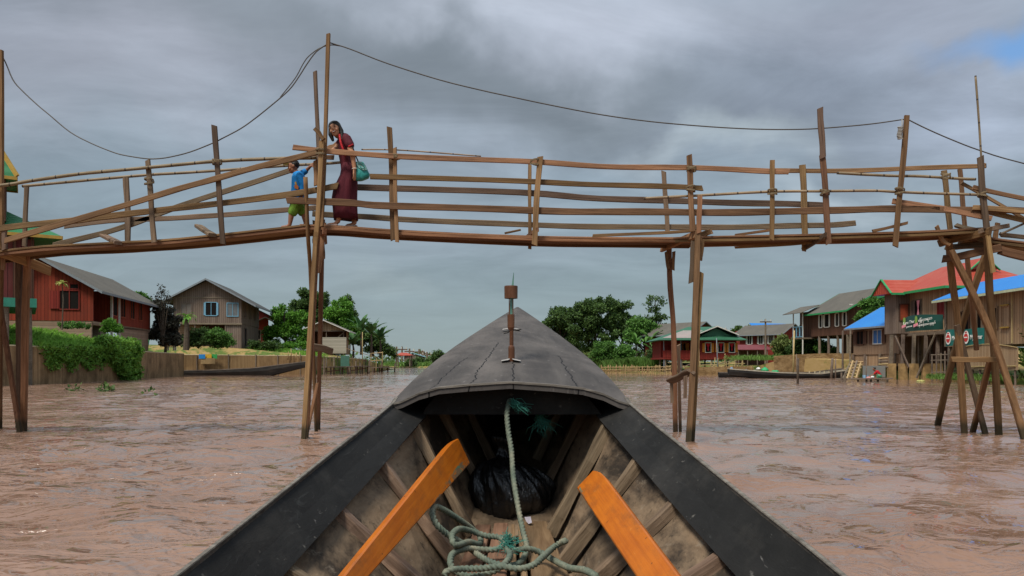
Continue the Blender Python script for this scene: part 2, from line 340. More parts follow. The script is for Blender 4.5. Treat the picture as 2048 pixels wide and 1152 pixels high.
ST=[-7.5,-6.8,-6,-5,-4,-3,-2,-1.3,-.7,-.2,.2,.5,.8,1.0,1.2,1.4,1.6,1.8,2.0,2.2,2.4,2.6,2.8,3.0,3.2,3.4,3.7,4.0,4.3,4.6,4.9,5.1,5.2]
boat=thing('longtail_boat','black and brown wooden longtail boat seen from inside, its pointed foredeck aimed up the river','boat',(0,0,0))
M_black=NT('black_tarred_board'); t=M_black; n=t.noise(t.coords('Object',(2,2,2),False),2.,6,.65); sc_=t.noise(t.coords('Object',(10,1.6,10),False),2.4,5,.7,1.2); sp_=t.noise(t.coords('Object',(1,1,1),False),38,3,.5)
c=t.ramp(n,[(.3,(.0085,.0085,.0082)),(.7,(.0185,.018,.017))]); c=t.mix(t.ramp(sc_,[(.60,(0,0,0)),(.76,(.5,)*3)]),c,(.06,.062,.06)); c=t.mix(t.ramp(sp_,[(.68,(0,0,0)),(.78,(.6,)*3)]),c,(.16,.15,.13)); sx_=t.noise(t.coords('Object',(26,2.2,26),False),2.0,3,.6,.8); c=t.mix(t.ramp(sx_,[(.70,(0,0,0)),(.78,(.7,)*3)]),c,(.13,.125,.115)); bl=t.noise(t.coords('Object',(3,3,3),False),1.6,6,.7); c=t.mix(t.ramp(bl,[(.48,(0,0,0)),(.70,(.6,)*3)]),c,(.040,.037,.033))
t.col(c); t.bump(t.math('ADD',n,t.math('MULTIPLY',sc_,.5)),.35,.01); t.set(.72,.18)
M_deckw=NT('weathered_deck'); t=M_deckw; v=t.coords('Object',(5,.9,1),False); n=t.noise(v,2.,6,.62,.3); n2=t.noise(t.coords('Object',(1.6,1.1,1),False),2.2,6,.65,.5)
c=t.ramp(n,[(.28,(.034,.030,.028)),(.72,(.086,.076,.068))]); c=t.mix(t.ramp(n2,[(.42,(0,0,0)),(.70,(.7,)*3)]),c,(.135,.117,.104)); n3=t.noise(t.coords('Object',(9,5,3),False),3.,4,.6); c=t.mix(t.ramp(n3,[(.64,(0,0,0)),(.74,(.5,)*3)]),c,(.21,.195,.18))
n4=t.noise(t.coords('Object',(1.2,2.2,1),False),1.7,5,.6); c=t.mix(t.ramp(n4,[(.55,(0,0,0)),(.75,(.65,)*3)]),c,(.030,.027,.025))
tc=t.n('ShaderNodeTexCoord'); sp=t.n('ShaderNodeSeparateXYZ'); t.l(tc.outputs['Object'],sp.inputs[0]); wob=t.math('MULTIPLY',t.math('SUBTRACT',t.noise(t.coords('Object',(1,4.5,1),False),3.,4,.7),.5),.055)
crack=None
for (x0,sl,y1) in ((-.155,.115,3.62),(.004,.006,3.16),(.245,-.075,3.35),(-.30,.20,3.3)):    # open seams between the deck planks: run from the lip towards the bow
    xx=t.math('SUBTRACT',t.math('ADD',sp.outputs[0],wob),t.math('ADD',x0,t.math('MULTIPLY',t.math('SUBTRACT',sp.outputs[1],2.8),sl)))
    k=t.math('MULTIPLY',t.math('LESS_THAN',t.math('ABSOLUTE',xx),.0026),t.math('LESS_THAN',sp.outputs[1],y1)); crack=k if crack is None else t.math('MAXIMUM',crack,k)
c=t.mix(crack,c,(.004,.004,.004)); t.col(c); t.bump(t.math('SUBTRACT',n,t.math('MULTIPLY',crack,1.5)),.5,.008); t.set(.70,.22)
M_lip=m_wood('worn_highlit_edge_wood',(.075,.066,.055),(.20,.178,.15),(3,30,30),2.5,.8,.0)
M_gun=m_wood('worn_gunwale',(.030,.028,.025),(.095,.086,.074),(2,24,24),2.2,.8,.0,(.15,.135,.11))
M_inner=NT('grimy_hull_planking'); t=M_inner; n=t.noise(t.coords('Object',(1.1,.7,1.1),False),2.6,6,.68,.4); n2=t.noise(t.coords('Object',(4,4,4),False),4.5,5,.75); n3=t.noise(t.coords('Object',(8,1,8),False),3.,4,.6)
c=t.ramp(n3,[(.3,(.145,.098,.060)),(.7,(.265,.190,.122))]); c=t.mix(t.ramp(n,[(.42,(0,0,0)),(.58,(.92,)*3)]),c,(.020,.016,.013)); c=t.mix(t.ramp(n2,[(.56,(0,0,0)),(.68,(.75,)*3)]),c,(.014,.012,.010)); c=t.mix(t.ramp(n2,[(.30,(.4,)*3),(.40,(0,0,0))]),c,(.25,.21,.16))
t.col(c); t.bump(n2,.4,.008); t.set(.85,.2)
M_rib=m_wood('frame_timber',(.080,.050,.030),(.235,.165,.108),(1.4,26,26),3.2,.8,.18,(.020,.014,.010))
M_floor=m_wood('floor_timber',(.115,.062,.034),(.235,.145,.085),(1.2,24,24),2.6,.75,.22,(.04,.025,.015))
mb=MB(); rings=[]      # outer hull
for Y in ST:
    w,z,cx=b_w(Y),b_z(Y),b_cx(Y); zk=interp(Y,[-7.5,-6,-1,1.2,2.2,3.2,4.2,5.2],[.30,-.1,-.18,-.15,-.02,.28,.75,1.37]); zm=zk+(z-zk)*.35; fl=min(1,w*6)
    pr=[(w-.002,z-.004),(w+.022*fl,z-.05*fl),(w+.012*fl,z-(z-zk)*.25),(w*.83,zm),(w*.45,zk+.03*fl),(.004,zk)]
    rings.append([(cx+x,Y,zz) for x,zz in pr]+[(cx-x,Y,zz) for x,zz in reversed(pr)])
mb.loft(rings,closed=False,cap=False); n=len(rings[0]); mb.add(rings[0],[tuple(range(n))])
hull=mb.build('hull',M_black.mat,boat,smooth=False)
mb=MB(); rings=[]      # inside planking and bottom
for Y in ST[:-2]:
    cx=b_cx(Y); xi,zi,xf,zf=b_xi(Y)+.012,b_zi(Y)+.03,b_xf(Y),b_zf(Y); xm,zm=(xi*.53+xf*.47)+.02,(zi*.5+zf*.5)-.012
    pr=[(xi+.028,zi-.045),(xm+.02,zm),(xf+.03,zf-.05),(0.,zf-.08)]
    rings.append([(cx+x,Y,z) for x,z in pr]+[(cx-x,Y,z) for x,z in reversed(pr[:-1])])
mb.loft(rings,closed=False,cap=False); mb.build('hull_lining',M_inner.mat,boat)
for s in (1,-1):       # wide black top strake, worn gunwale with painted highlight strip, ribs, bench boards
    mb=MB(); rings=[]
    for Y in [y for y in ST if y<=2.8]+[3.0,3.3]:
        cx=b_cx(Y); wob=.003*math.sin(Y*5+s)
        a=Vector((cx+s*(b_w(Y)-.003),Y,b_z(Y))); b=Vector((cx+s*b_xi(Y),Y,b_zi(Y)+wob)); 
        if Y>2.8: a.z-=.03; b.z-=.02; a.x-=s*.02
        nn=Vector((s*(a.z-b.z),0,-abs(a.x-b.x))).normalized()*.022
        rings.append([a,a*.5+b*.5+Vector((0,0,-.004)),b,b+nn,a*.5+b*.5+nn,a+nn])
    mb.loft(rings); mb.build('top_strake',M_black.mat,boat)
    mb=MB(); rings=[]
    for Y in [y for y in ST if y<=2.8]+[2.86]:
        cx=b_cx(Y); w,z=b_w(Y),b_z(Y); j=random.uniform(-.002,.002)
        rings.append([(cx+s*(w-.007+j),Y,z+.006),(cx+s*(w+.008),Y,z+.005+j),(cx+s*(w+.031),Y,z-.034),(cx+s*(w+.034),Y,z-.085),(cx+s*(w+.004),Y,z-.085)])
    mb.loft(rings); gw=mb.build('gunwale',M_gun,boat); mb=MB()
    mb.loft([[Vector(r[0])+Vector((-s*.002,0,.001)),Vector(r[0])+Vector((-s*.001,0,.004)),Vector(r[0])+Vector((s*.008,0,.0042)),Vector(r[0])+Vector((s*.009,0,.0015))] for r in rings]); mb.build('edge_highlight_strip',M_lip,gw)  # pale strip puts the rim's highlight line into the colour
    for k,Y in enumerate([2.80,2.46 if s>0 else 2.44,2.15 if s>0 else 2.10,1.855 if s>0 else 1.79,1.54,1.23,.9,.5,.1,-.4,-.9,-1.4,3.2,3.55]):
        cx=b_cx(Y); zt=b_zi(Y)-.012; xt=b_xi(Y)+.032
        p0=Vector((cx+s*xt,Y,zt)); p1=Vector((cx+s*(b_xf(Y)+.0),Y,b_zf(Y)-.02)); M=Matrix.Identity(4)
        d=(p1-p0); L=d.length; d.normalize(); y=Vector((0,1,0)); zz=d.cross(y); M=Matrix((d,y,zz)).transposed().to_4x4(); M.translation=p0
        m2=MB(); rg=[]
        for q in range(7):
            u=q/6; ww=.021+.003*math.sin(q*1.7+k); off=.004*math.sin(q*2.3+k*1.3); 
            rg.append([p0+d*(L*u)+y*(sx*ww+off)+zz*(tz*(.019+.003*math.cos(q+k))) for sx,tz in ((-1,-.8),(-.8,-1),(.8,-1),(1,-.8),(1,1),(-1,1))])
        m2.loft(rg); m2.build('rib',M_rib,boat,M=M)
# foredeck
GU=[(-1,0),(-.9,.17),(-.77,.5),(-.6,.76),(-.35,.88),(-.01,1),(.35,.87),(.6,.73),(.77,.48),(.9,.16),(1,0)]
mb=MB(); top=[]; 
for Y in [2.78,2.8,2.86,2.95,3.1,3.3,3.5,3.8,4.1,4.4,4.7,4.95,5.1,5.2]:
    w,z,cx=b_w(Y)+.004,b_z(Y)+.004,b_cx(Y); cr=.083*(max(w,.0)/.437)**.9; k=min(1,(Y-2.78)/1.2); row=[]
    for u,g in GU: row.append(Vector((cx+u*w,Y,z+cr*(g*(1-k)+(1-abs(u))**.8*k))))
    top.append(row)
rings=[r+[p-Vector((0,0,.026 if i<len(GU) else .026)) for i,p in reversed(list(enumerate(r)))] for r in top]
mb.loft(rings); deck=mb.build('foredeck',M_deckw.mat,boat)
mb=MB(); rings=[]      # worn pale lip along the deck's front edge
for p in top[0]: rings.append([p+Vector((0,-.004,.0015)),p+Vector((0,.012,.0025)),p+Vector((0,.010,-.003)),p+Vector((0,-.004,-.006))])
mb.loft(rings); mb.build('lip',M_lip,deck)
mb=MB(); Yc=2.885; poly=[(-.345,Z(829,Yc)),(.345,Z(829,Yc))]+[(b_cx(Yc)+u*b_w(Yc)*.84,b_z(Yc)+.083*g-.024-(.03 if abs(u)>.85 else 0)) for u,g in reversed(GU[1:-1])]
mb.prism([(x,Yc,z) for x,z in poly],(0,.03,0)); mb.build('beam',M_black.mat,boat)
# floor boards
xs=[-1,-.52,-.06,.12,.30,1.]; 
for i in range(5):
    mb=MB(); y1=2.9-random.uniform(0,.05); rings=[]
    for Y in (-1.2,0,1.2,1.8,2.2,2.6,y1):
        a=xs[i]*b_xf(Y)+.006; b=xs[i+1]*b_xf(Y)-.006; z=b_zf(Y)+random.uniform(-.003,.003); 
        if i==2: z-=.012
        rings.append([(a,Y,z),(a+.004,Y,z+.003),(b-.004,Y,z+.003),(b,Y,z),(b,Y,z-.022),(a,Y,z-.022)])
    mb.loft(rings); M=Matrix.Rotation(PI/2,4,'Z'); M.translation=Vector((xs[i]*.15,1.5,.4)); mb.build('floor_board',M_floor,boat,M=M)
# orange bench boards leaning along both sides: things of their own
def m_orange():
    t=NT('orange_gloss_paint'); n=t.noise(t.coords('Object',(3,3,3),False),3,5,.6); c=t.ramp(n,[(.3,(.40,.098,.006)),(.7,(.50,.140,.009))])
    ch=t.noise(t.coords('Object',(2.2,9,9),False),2.2,6,.7,.6); tc=t.n('ShaderNodeTexCoord'); sp=t.n('ShaderNodeSeparateXYZ'); t.l(tc.outputs['Object'],sp.inputs[0])
    edge=t.math('GREATER_THAN',t.math('ABSOLUTE',sp.outputs[2]),.043); m=t.math('MULTIPLY',edge,t.ramp(ch,[(.55,(0,)*3),(.58,(1,)*3)])); c=t.mix(m,c,(.035,.20,.13))
    g=t.noise(t.coords('Object',(1.5,40,40),False),2.,5,.65); c=t.mix(t.ramp(g,[(.35,(.45,)*3),(.55,(0,)*3)]),c,(.27,.062,.006)); sc1=t.noise(t.coords('Object',(7,22,22),False),2.5,4,.7,1.5); c=t.mix(t.ramp(sc1,[(.66,(0,)*3),(.72,(.55,)*3)]),c,(.60,.26,.07)); dirt=t.noise(t.coords('Object',(2.6,6,6),False),2.,6,.7); c=t.mix(t.ramp(dirt,[(.54,(0,)*3),(.74,(.62,)*3)]),c,(.13,.055,.020))
    ew=t.math('MULTIPLY',t.math('GREATER_THAN',t.math('ABSOLUTE',sp.outputs[2]),.0475),t.ramp(t.noise(t.coords('Object',(9,9,9),False),2.5,4,.7),[(.50,(0,)*3),(.55,(1,)*3)])); c=t.mix(ew,c,(.16,.105,.06))
    d=t.noise(t.coords('Object',(14,14,14),False),3.,2,.5); c=t.mix(t.ramp(d,[(.735,(0,)*3),(.75,(.9,)*3)]),c,(.10,.035,.01)); t.col(c); t.bump(t.math('ADD',n,g),.25,.003); return t.set(.42,.35)
M_orange=m_orange()
def bench(far_up,far_lo,near_up,near_lo,label,round_):
    a,b,c_,d=[Vector(p) for p in(far_up,far_lo,near_up,near_lo)]
    ex=(c_-a).normalized(); ez=(a-b); ez=(ez-ex*ez.dot(ex)).normalized(); ey=ez.cross(ex)
    if ey.y<-.0 and False: pass
    nrm=ey if ey.z>0 else -ey; ey=nrm; ez=ex.cross(ey); M=Matrix((ex,ey,ez)).transposed().to_4x4(); M.translation=(a+b+c_+d)/4; Mi=M.inverted()
    A,B,C,D=[Mi@p for p in(a,b,c_,d)]; mb=MB(); rings=[]
    sg=1 if A.z>B.z else -1
    for u in [0,.02,.05,.1,.3,.5,.7,.9,1.]:
        p=A.lerp(C,u); q=B.lerp(D,u)
        if u<.1: sh=round_*(1-(u/.1))**2; p=p.lerp(q,sh)
        rr=.004; rings.append([(p.x,-.012,p.z),(p.x,.008,p.z),(p.x,.012,p.z-sg*rr),(q.x,.012,q.z+sg*rr),(q.x,.008,q.z),(q.x,-.012,q.z)])
    mb.loft(rings); o=mb.build('bench_board',M_orange,None,ML=M); tag(o,label,'bench board'); return o
def ray(px,py,Y): return W(px,py,Y)
bench(ray(894,880,2.86),ray(921,936,2.86),ray(484,1371,1.3),ray(626,1332,1.3),'orange painted board with green chips, leaning along the port side ribs of the foreground boat',.10)
bench(ray(1209,947,2.47),ray(1168,990,2.47),ray(1480,1303,1.28),ray(1345,1288,1.28),'shorter clean orange painted board, leaning along the starboard ribs of the foreground boat',.16)
# ---- rope: hits of the photographed rope with the floor and the sides
def boat_hit(px,py,lift=0.):
    Y=1.0
    while Y<3.2:
        p=W(px,py,Y); zf=b_zf(Y); xf=b_xf(Y); zi=b_zi(Y); xi=b_xi(Y)
        if p.z<=zf+.013+lift: return p
        if zf<p.z<zi and abs(p.x)>xf+(xi-xf)*(p.z-zf)/(zi-zf)-.04-lift: return p
        Y+=.004
    return W(px,py,2.8)
M_rope=NT('green_nylon_rope'); t=M_rope; n=t.noise(t.coords('Object',(1,1,1),False),9,5,.6); n2=t.noise(t.coords('Object',(1,1,1),False),90,2,.6)
c=t.ramp(n,[(.35,(.085,.115,.090)),(.55,(.155,.175,.130)),(.72,(.27,.24,.165))]); c=t.mix(t.ramp(n2,[(.4,(0,)*3),(.7,(.5,)*3)]),c,(.04,.055,.042)); t.col(c); t.bump(n2,.5,.002); t.set(.85,.2)
M_teal=m_plain('teal_fibre',(.045,.20,.155),.8,.2,.3,20)
def crop(p): return (780+p[0]/2.796,740+p[1]/2.796)
rope=tag(MB().tube(spline([ray(1021,801,2.875),ray(1018,806,2.85),W(1014,829,2.83),W(1017,865,2.80),W(1023,901,2.76),W(1027,955,2.69),W(1036,1012,2.61),W(1046,1062,2.54)]+[boat_hit(*crop(p),l) for p,l in
   [((765,985),.02),((742,1062),.015),((690,1092),.015),((600,1085),.02),((520,1050),.025),((450,1000),.03),((380,955),.03),((315,915),.02),((262,865),.02),((238,805),.02),((252,766),.02),((305,785),.02),((380,832),.02),((450,882),.02),((502,930),.02),((500,975),.025),((440,962),.045),((368,980),.045),
    ((348,925),.045),((385,890),.045),((450,900),.045),((530,925),.05),((610,935),.05),((645,965),.045),((600,1000),.03),((520,1005),.03),((430,1000),.035),((355,1025),.02),((338,1075),.015),((360,1120),.015),((430,1150),.02),((520,1145),.03),((600,1115),.04),((650,1075),.05),((672,1030),.055),((655,990),.06),
    ((700,1010),.055),((770,1000),.05),((850,1025),.03),((920,1065),.03),((1000,1105),.03),((1090,1120),.04),((1155,1155),.05)]],26),.0088,12,(3,.22,150)).build('coiled_rope',M_rope.mat,None,smooth=True),
   'thick grey green rope hanging from the deck beam and lying coiled on the floor boards','rope')
tag(MB().tube(spline([boat_hit(*crop(p),l) for p,l in [((300,1150),.03),((330,1122),.05),((420,1112),.055),((520,1108),.06),((620,1098),.07),((720,1112),.06),((800,1092),.06),((850,1050),.065),((905,1000),.06),((950,968),.06),((982,955),.07)]],26),.0086,12,(3,.22,150)).build('loose_rope',M_rope.mat,None,smooth=True),
   'loose end of green rope lying across the coil with its cut tip raised to starboard','rope')
def tuft(name,c,n,ln,dirv,spread,label,r=.0012):
    mb=MB(); c=Vector(c)
    for i in range(n):
        d=(Vector(dirv)+Vector((random.gauss(0,1),random.gauss(0,1),random.gauss(0,1)))*spread).normalized(); l=ln*random.uniform(.5,1.1); s=c+Vector((random.gauss(0,.007),random.gauss(0,.007),random.gauss(0,.007)))
        g=Vector((random.gauss(0,1),random.gauss(0,1),-.6))*.25*l
        g2=Vector((random.gauss(0,1),random.gauss(0,1),random.gauss(0,1)))*.16*l; mb.tube([s,s+d*l*.35+g*.15+g2,s+d*l*.7+g*.6-g2,s+d*l+g*1.3],[r*.8,r*.7,r*.6,r*.4],4)
    return tag(mb.build(name,M_teal,None),label,'rope end')
tuft('frayed_rope_end',ray(1023,806,2.84),44,.065,(1,-.15,-.30),.16,'frayed teal rope end tied at the hole in the dark deck beam')
tuft('frayed_rope_end',ray(1078,832,2.95),46,.07,(.6,0,-.8),.35,'frayed teal strands hanging in the dark opening below the deck beam')
tuft('frayed_rope_end',boat_hit(1016,1088,.07),120,.045,(.15,.1,.45),.75,'fuzzy teal frayed tuft lying in the middle of the coiled rope',.0014)
# ---- black plastic bag
bag=MB(); cB=W(1014,975,3.2); rings=[]
for i in range(41):
    th=i/40
    if th<.78: q=th/.78; z=-.115+.235*q; prof=max(.20,math.sqrt(max(0,1-((q-.42)/.60)**2)))*(1 if q<.9 else 1-.45*(q-.9)/.1)
    else: q=(th-.78)/.22; z=.120+.085*q; prof=.20-.09*math.sin(PI*min(1,q*1.3))+.10*max(0,q-.5)
    ring=[]
    for j in range(140):
        a=2*PI*j/140; k=.25+1.1*th; tw=a+th*.55
        pl=1+.060*math.sin(tw*8+2*math.sin(th*3))*k+.050*math.sin(tw*17+th*3+1)*k+.035*math.sin(tw*29-th*5)*k+.022*math.sin(a*41+th*11)+.045*math.sin(a*3-th*7)*(1-th)
        ring.append(cB+Vector((.02*math.sin(th*5)+math.cos(a)*.182*prof*pl,math.sin(a)*.160*prof*pl,z+.016*math.sin(a*4+th*6)*(1-th)-.018*math.cos(a-1)*min(1,th*1.2))))
    rings.append(ring)
bag.loft(rings); t=NT('black_plastic_film'); n=t.noise(t.coords('Object',(1,1,.5),False),16,5,.6,1.2); t.col((.008,.008,.0085)); t.bump(n,.8,.02); t.set(.26,.55)
tag(bag.build('rubbish_bag',t.mat,None,smooth=True),'shiny black plastic bag tied shut, stowed under the foredeck','bag')
tag(MB().add([W(1049,1034,2.86),W(1061,1033,2.84),W(1064,1045,2.83),W(1057,1048,2.83),W(1052,1042,2.85)],[(0,1,2,3,4)]).build('plastic_scrap',m_plain('clear_film',(.45,.42,.48),.3,.5),None),'small scrap of pale crumpled plastic at the end of the floor boards','litter')
# ---- holder on the bow: tubes, ring, brackets, green blade
M_copper=NT('brown_metal_tube'); t=M_copper; n=t.noise(t.coords('Object',(6,6,2)),4,4,.6); t.col(t.ramp(n,[(.3,(.10,.038,.018)),(.7,(.22,.095,.05))])); t.set(.32,.5,.55)
M_white=m_plain('white_painted_metal',(.62,.60,.57),.5,.4,.2,40); M_green=m_plain('green_glass_blade',(.10,.22,.17),.2,.5,.3,12)
M_rust=m_plain('rust',(.05,.03,.02)); Yh=3.13; z0=Z(727,Yh)
hold=thing('flag_holder','brown metal tube holder with green blade and open ring on the foredeck ridge','flag holder',(X(1023,Yh),Yh,z0))
def hp(px,py,Y=Yh): return W(px,py,Y)-hold.location
def lathe(prof,c,n=16,cap=True):
    mb=MB(); mb.loft([[Vector(c)+Vector((r*math.cos(2*PI*j/n),r*math.sin(2*PI*j/n),z)) for j in range(n)] for r,z in prof],cap=cap); return mb
pxm=Yh/F
def zz(py): return (727-py)*pxm
lathe([(.0125,0),(.0135,.004),(.0135,zz(697)),(.0125,zz(693)),(.0085,zz(691)),(.0085,zz(661)),(.0085,zz(660))],(0,0,0)).build('lower_tube',M_copper.mat,hold,smooth=False)
lathe([(.0105,zz(660)),(.0145,zz(655)),(.0152,zz(631)),(.0152,zz(629)),(.0125,zz(629)),(.0115,zz(650))],hp(1022,727),cap=False).build('socket',M_copper.mat,hold)
lathe([(.0275,zz(597)),(.0282,zz(574)),(.0275,zz(572)),(.0255,zz(572)),(.0250,zz(597)),(.0275,zz(597))],hp(1022,727),24,False).build('ring',M_copper.mat,hold)
mb=MB(); mb.beam(hp(1018.5,630),hp(1018.5,597),.004,.004); mb.beam(hp(1026,630),hp(1026,597),.004,.004); mb.build('strut',M_copper.mat,hold)
mb=MB(); mb.prism([hp(1018,632),hp(1025,632),hp(1026,590),hp(1027.5,570),hp(1027.8,545),hp(1027,545),hp(1024,566),hp(1021,582),hp(1020,600)],(0,.004,0)); mb.build('blade',M_green,hold)
mb=MB(); mb.tube(spline([hp(1008,667,3.2),hp(1016,665,3.16),hp(1022,660.5),hp(1030,660),hp(1043,658.5)],4),.0022,6); mb.build('wire_tie',m_plain('dark_wire',(.02,.018,.016)),hold)
for Y,py,hw in ((3.12,727,19),(3.98,667,17)):
    pc=W(1022,py,Y); wv2=hw*Y/F; mb=MB(); zt=b_z(Y)+.083*(b_w(Y)/.437)**.9
    for s in (1,-1):
        for q in range(1): mb.prism([(pc.x+s*.006,Y-.022,zt+.012),(pc.x+s*wv2,Y-.022,zt+.005),(pc.x+s*wv2,Y+.022,zt+.005),(pc.x+s*.006,Y+.022,zt+.012)],(0,0,.004))
    mb.v=[(v[0]-hold.location.x,v[1]-hold.location.y,v[2]-hold.location.z) for v in mb.v]; br=mb.build('bracket',M_white,hold)
    for s in (1,-1):
        MB().ell((pc.x+s*wv2*.6-hold.location.x,Y-.004-hold.location.y,zt+.0118-hold.location.z),(.005,.006,.002),8,4).build('screw',M_rust,br)
# ------------------------------------------------------------------ the plank footbridge
M_brA=m_wood('bridge_timber',(.105,.055,.026),(.275,.155,.078),(1.0,24,24),1.3,.85,.36,tide=True)
M_brG=m_wood('greyed_timber',(.080,.052,.034),(.190,.128,.084),(1.0,24,24),1.3,.85,.34,tide=True)
M_brD=m_wood('red_brown_timber',(0.103,0.052,0.023),(0.237,0.129,0.062),(1.0,24,24),1.2,.85,.34,tide=True)
M_brL=m_wood('fresh_timber',(.185,.100,.044),(.36,.205,.098),(1.0,24,24),1.1,.82,.2,(.10,.05,.025),tide=True)
M_bam=NT('bamboo'); t=M_bam; n=t.noise(t.coords('Object',(2,20,20)),2,4,.6); c=t.ramp(n,[(.3,(.13,.092,.052)),(.7,(.29,.215,.13))]); tc=t.n('ShaderNodeTexCoord'); sp=t.n('ShaderNodeSeparateXYZ'); t.l(tc.outputs['Object'],sp.inputs[0]); fr=t.math('FRACT',t.math('MULTIPLY',sp.outputs[0],3.1)); c=t.mix(t.math('LESS_THAN',fr,.06),c,(.05,.032,.018)); t.col(t.vary(c,.2)); t.set(.6,.3); M_bam=t.mat
FY,RY=10.5,11.08
bridge=thing('footbridge','tall rickety footbridge of brown planks and bamboo crossing the muddy river on spindly legs','bridge',tuple(W(640,728,10.8)*0+Vector((-3,10.8,0))))
def piece(name,pts,w,t_=.03,mat=None,n=(0,-1,0),wob=.05,ends=True,parent=None,wpx=True):
    """sawn board through the given world points; w in px at its depth; thickness t_ (m)"""
    P=[Vector(p) for p in pts]; a,b=P[0],P[-1]; ex=(b-a).normalized(); nn=Vector(n); ey=(nn-ex*nn.dot(ex)).normalized(); ez=ex.cross(ey)
    M=Matrix((ex,ey,ez)).transposed().to_4x4(); M.translation=a; Mi=M.inverted()
    L=[Mi@p for p in (spline(P,4) if len(P)>2 else [P[0].lerp(P[1],i/8) for i in range(9)])]
    wm=w*((a.y+b.y)/2)/F if wpx else w; mb=MB(); rings=[]; ph=random.uniform(0,9); k=len(L)-1
    tilt0,tilt1=random.uniform(-.25,.25)*wm,random.uniform(-.25,.25)*wm; amp=wob*wm; bow=random.uniform(-1,1)*.10*wm
    for i,p in enumerate(L):
        u=i/k; hw=wm/2*(1+wob*math.sin(i*1.3+ph)); dz=amp*math.sin(i*.9+ph*2)+bow*math.sin(PI*u); th=t_/2; c=min(.2*wm,.005)
        tl=(tilt0 if i==0 else (tilt1 if i==k else 0)) if ends else 0
        rings.append([(p.x+tl*sz,p.y+sy*th,p.z+dz+sz*hw) for sz,sy in ((-1,-.6),(-.86,-1),(.86,-1),(1,-.6),(1,.6),(.86,1),(-.86,1),(-1,.6))])
    mb.loft(rings); o=mb.build(name,mat or M_brA,parent or bridge,ML=M); rel(parent or bridge,o); return o
def pole(name,pts,r,mat=None,parent=None,taper=1.,n=9):
    P=spline(pts,5) if len(pts)>2 else [Vector(pts[0]).lerp(Vector(pts[1]),i/6) for i in range(7)]
    a,b=P[0],P[-1]; ex=(b-a).normalized(); ey=(Vector((0,-1,0))-ex*Vector((0,-1,0)).dot(ex)).normalized(); ez=ex.cross(ey); M=Matrix((ex,ey,ez)).transposed().to_4x4(); M.translation=a
    rr=[r*(1-(1-taper)*i/(len(P)-1))*(1+.05*random.uniform(-1,1)) for i in range(len(P))]
    o=MB().tube(P,rr,n).build(name,mat or M_bam,parent or bridge,smooth=True,M=M); rel(parent or bridge,o); return o
def at(Y,*pts): return [W(x,y,Y) for x,y in pts]
# deck boards (pairs side by side), slopes left, level, right
DK_={'l':[(-330,552),(22,496.5),(226,483),(360,474.5),(612,447.5)],'m':[(606,447.5),(680,449.5),(797,458),(1040,469),(1200,472.5),(1395,473.5)],'r':[(1350,473.5),(1422,471),(1660,466),(1840,460.5),(1975,453.5)],'e':[(1960,470),(2048,482),(2400,522)]}
for k,pl in DK_.items():
    P=at(FY,*pl)
    for i in range(2):
        Q=[p+Vector((0,.145+.285*i,-.018-(.004*i))) for p in P]; piece('deck_board',Q,.275,.036,(M_brA,M_brD)[i],n=(0,0,1),wob=.02,wpx=False)
    Q=[p+Vector((0,.04,-.058)) for p in P]; piece('stringer',Q,.040,.05,M_brD,wob=.06,wpx=False)
    Q=[p+Vector((0,.52,-.058)) for p in P]; piece('stringer',Q,.040,.05,M_brD,wob=.06,wpx=False)
def GB(x,y): return G(x,y,0.)+Vector((0,0,-.35))
D0=FY-.05
fr=lambda w,*p,Y=D0,m=None,nm='rail',t_=.028: piece(nm,at(Y,*p),w,t_,m)
# rails, front side
pole('bamboo_rail',at(FY-.10,(-120,380),(3,371),(59,362),(158,348),(255,339),(360,329),(440,322),(543,317.5),(633,316)),.024)
fr(12,(-60,466),(3,457),(135,442.5),(203,435.5),(340,418),(430,409),(608,384.5),(676,372),Y=FY-.02)
fr(11.5,(10,482),(246,411),(360,377),(440,354),(543,327),(636,303.5),Y=FY-.17,nm='brace')
fr(10.5,(586,295),(674,303.5),(777,311.5),(1040,321.5),(1200,332),(1372,335),(1539,342),(1578,344),Y=FY-.09)
fr(10.5,(740,352.5),(1040,363),(1200,370),(1374,375),(1405,376.5),Y=FY-.04,m=M_brD)
fr(13.5,(573,400),(700,406.5),(779,411.5),(1040,420.5),(1200,424),(1376,424.7),(1539,424.5),(1685,420),(1791,418.5),(1963,420),(2048,422),(2300,436),Y=FY-.08,m=M_brA)
fr(11,(1785,402),(1884,417),(1983,436.5),Y=FY-.08)
pole('bamboo_rail',at(FY-.07,(1288,397),(1399,391),(1539,383.5),(1643,382.5),(1747,381.5),(1795,384),(1873,387),(1962,389.6)),.019)
pole('bamboo_rail',at(FY+.05,(1674,346),(1747,350),(1797,352),(1840,352.5),(1926,357.7),(1951,358.5)),.020)
pole('bamboo_rail',at(FY+.12,(723,299),(806,300.5),(962,312.5)),.010)
fr(9,(1946,374),(2048,397),(2330,452),Y=FY-.06); fr(6.5,(1923,366),(2048,438),(2250,560),Y=FY+.1,nm='brace'); fr(10,(1946,415),(2048,422.5),(2300,446),Y=FY-.11); fr(10,(1975,424),(2048,441),(2320,505),Y=FY-.02,m=M_brD)
pole('bamboo_rail',at(FY+.02,(1999,469),(2048,447),(2260,350)),.016)
fr(9,(2001,469),(2048,474.5),(2300,505),Y=FY+.3,m=M_brG)
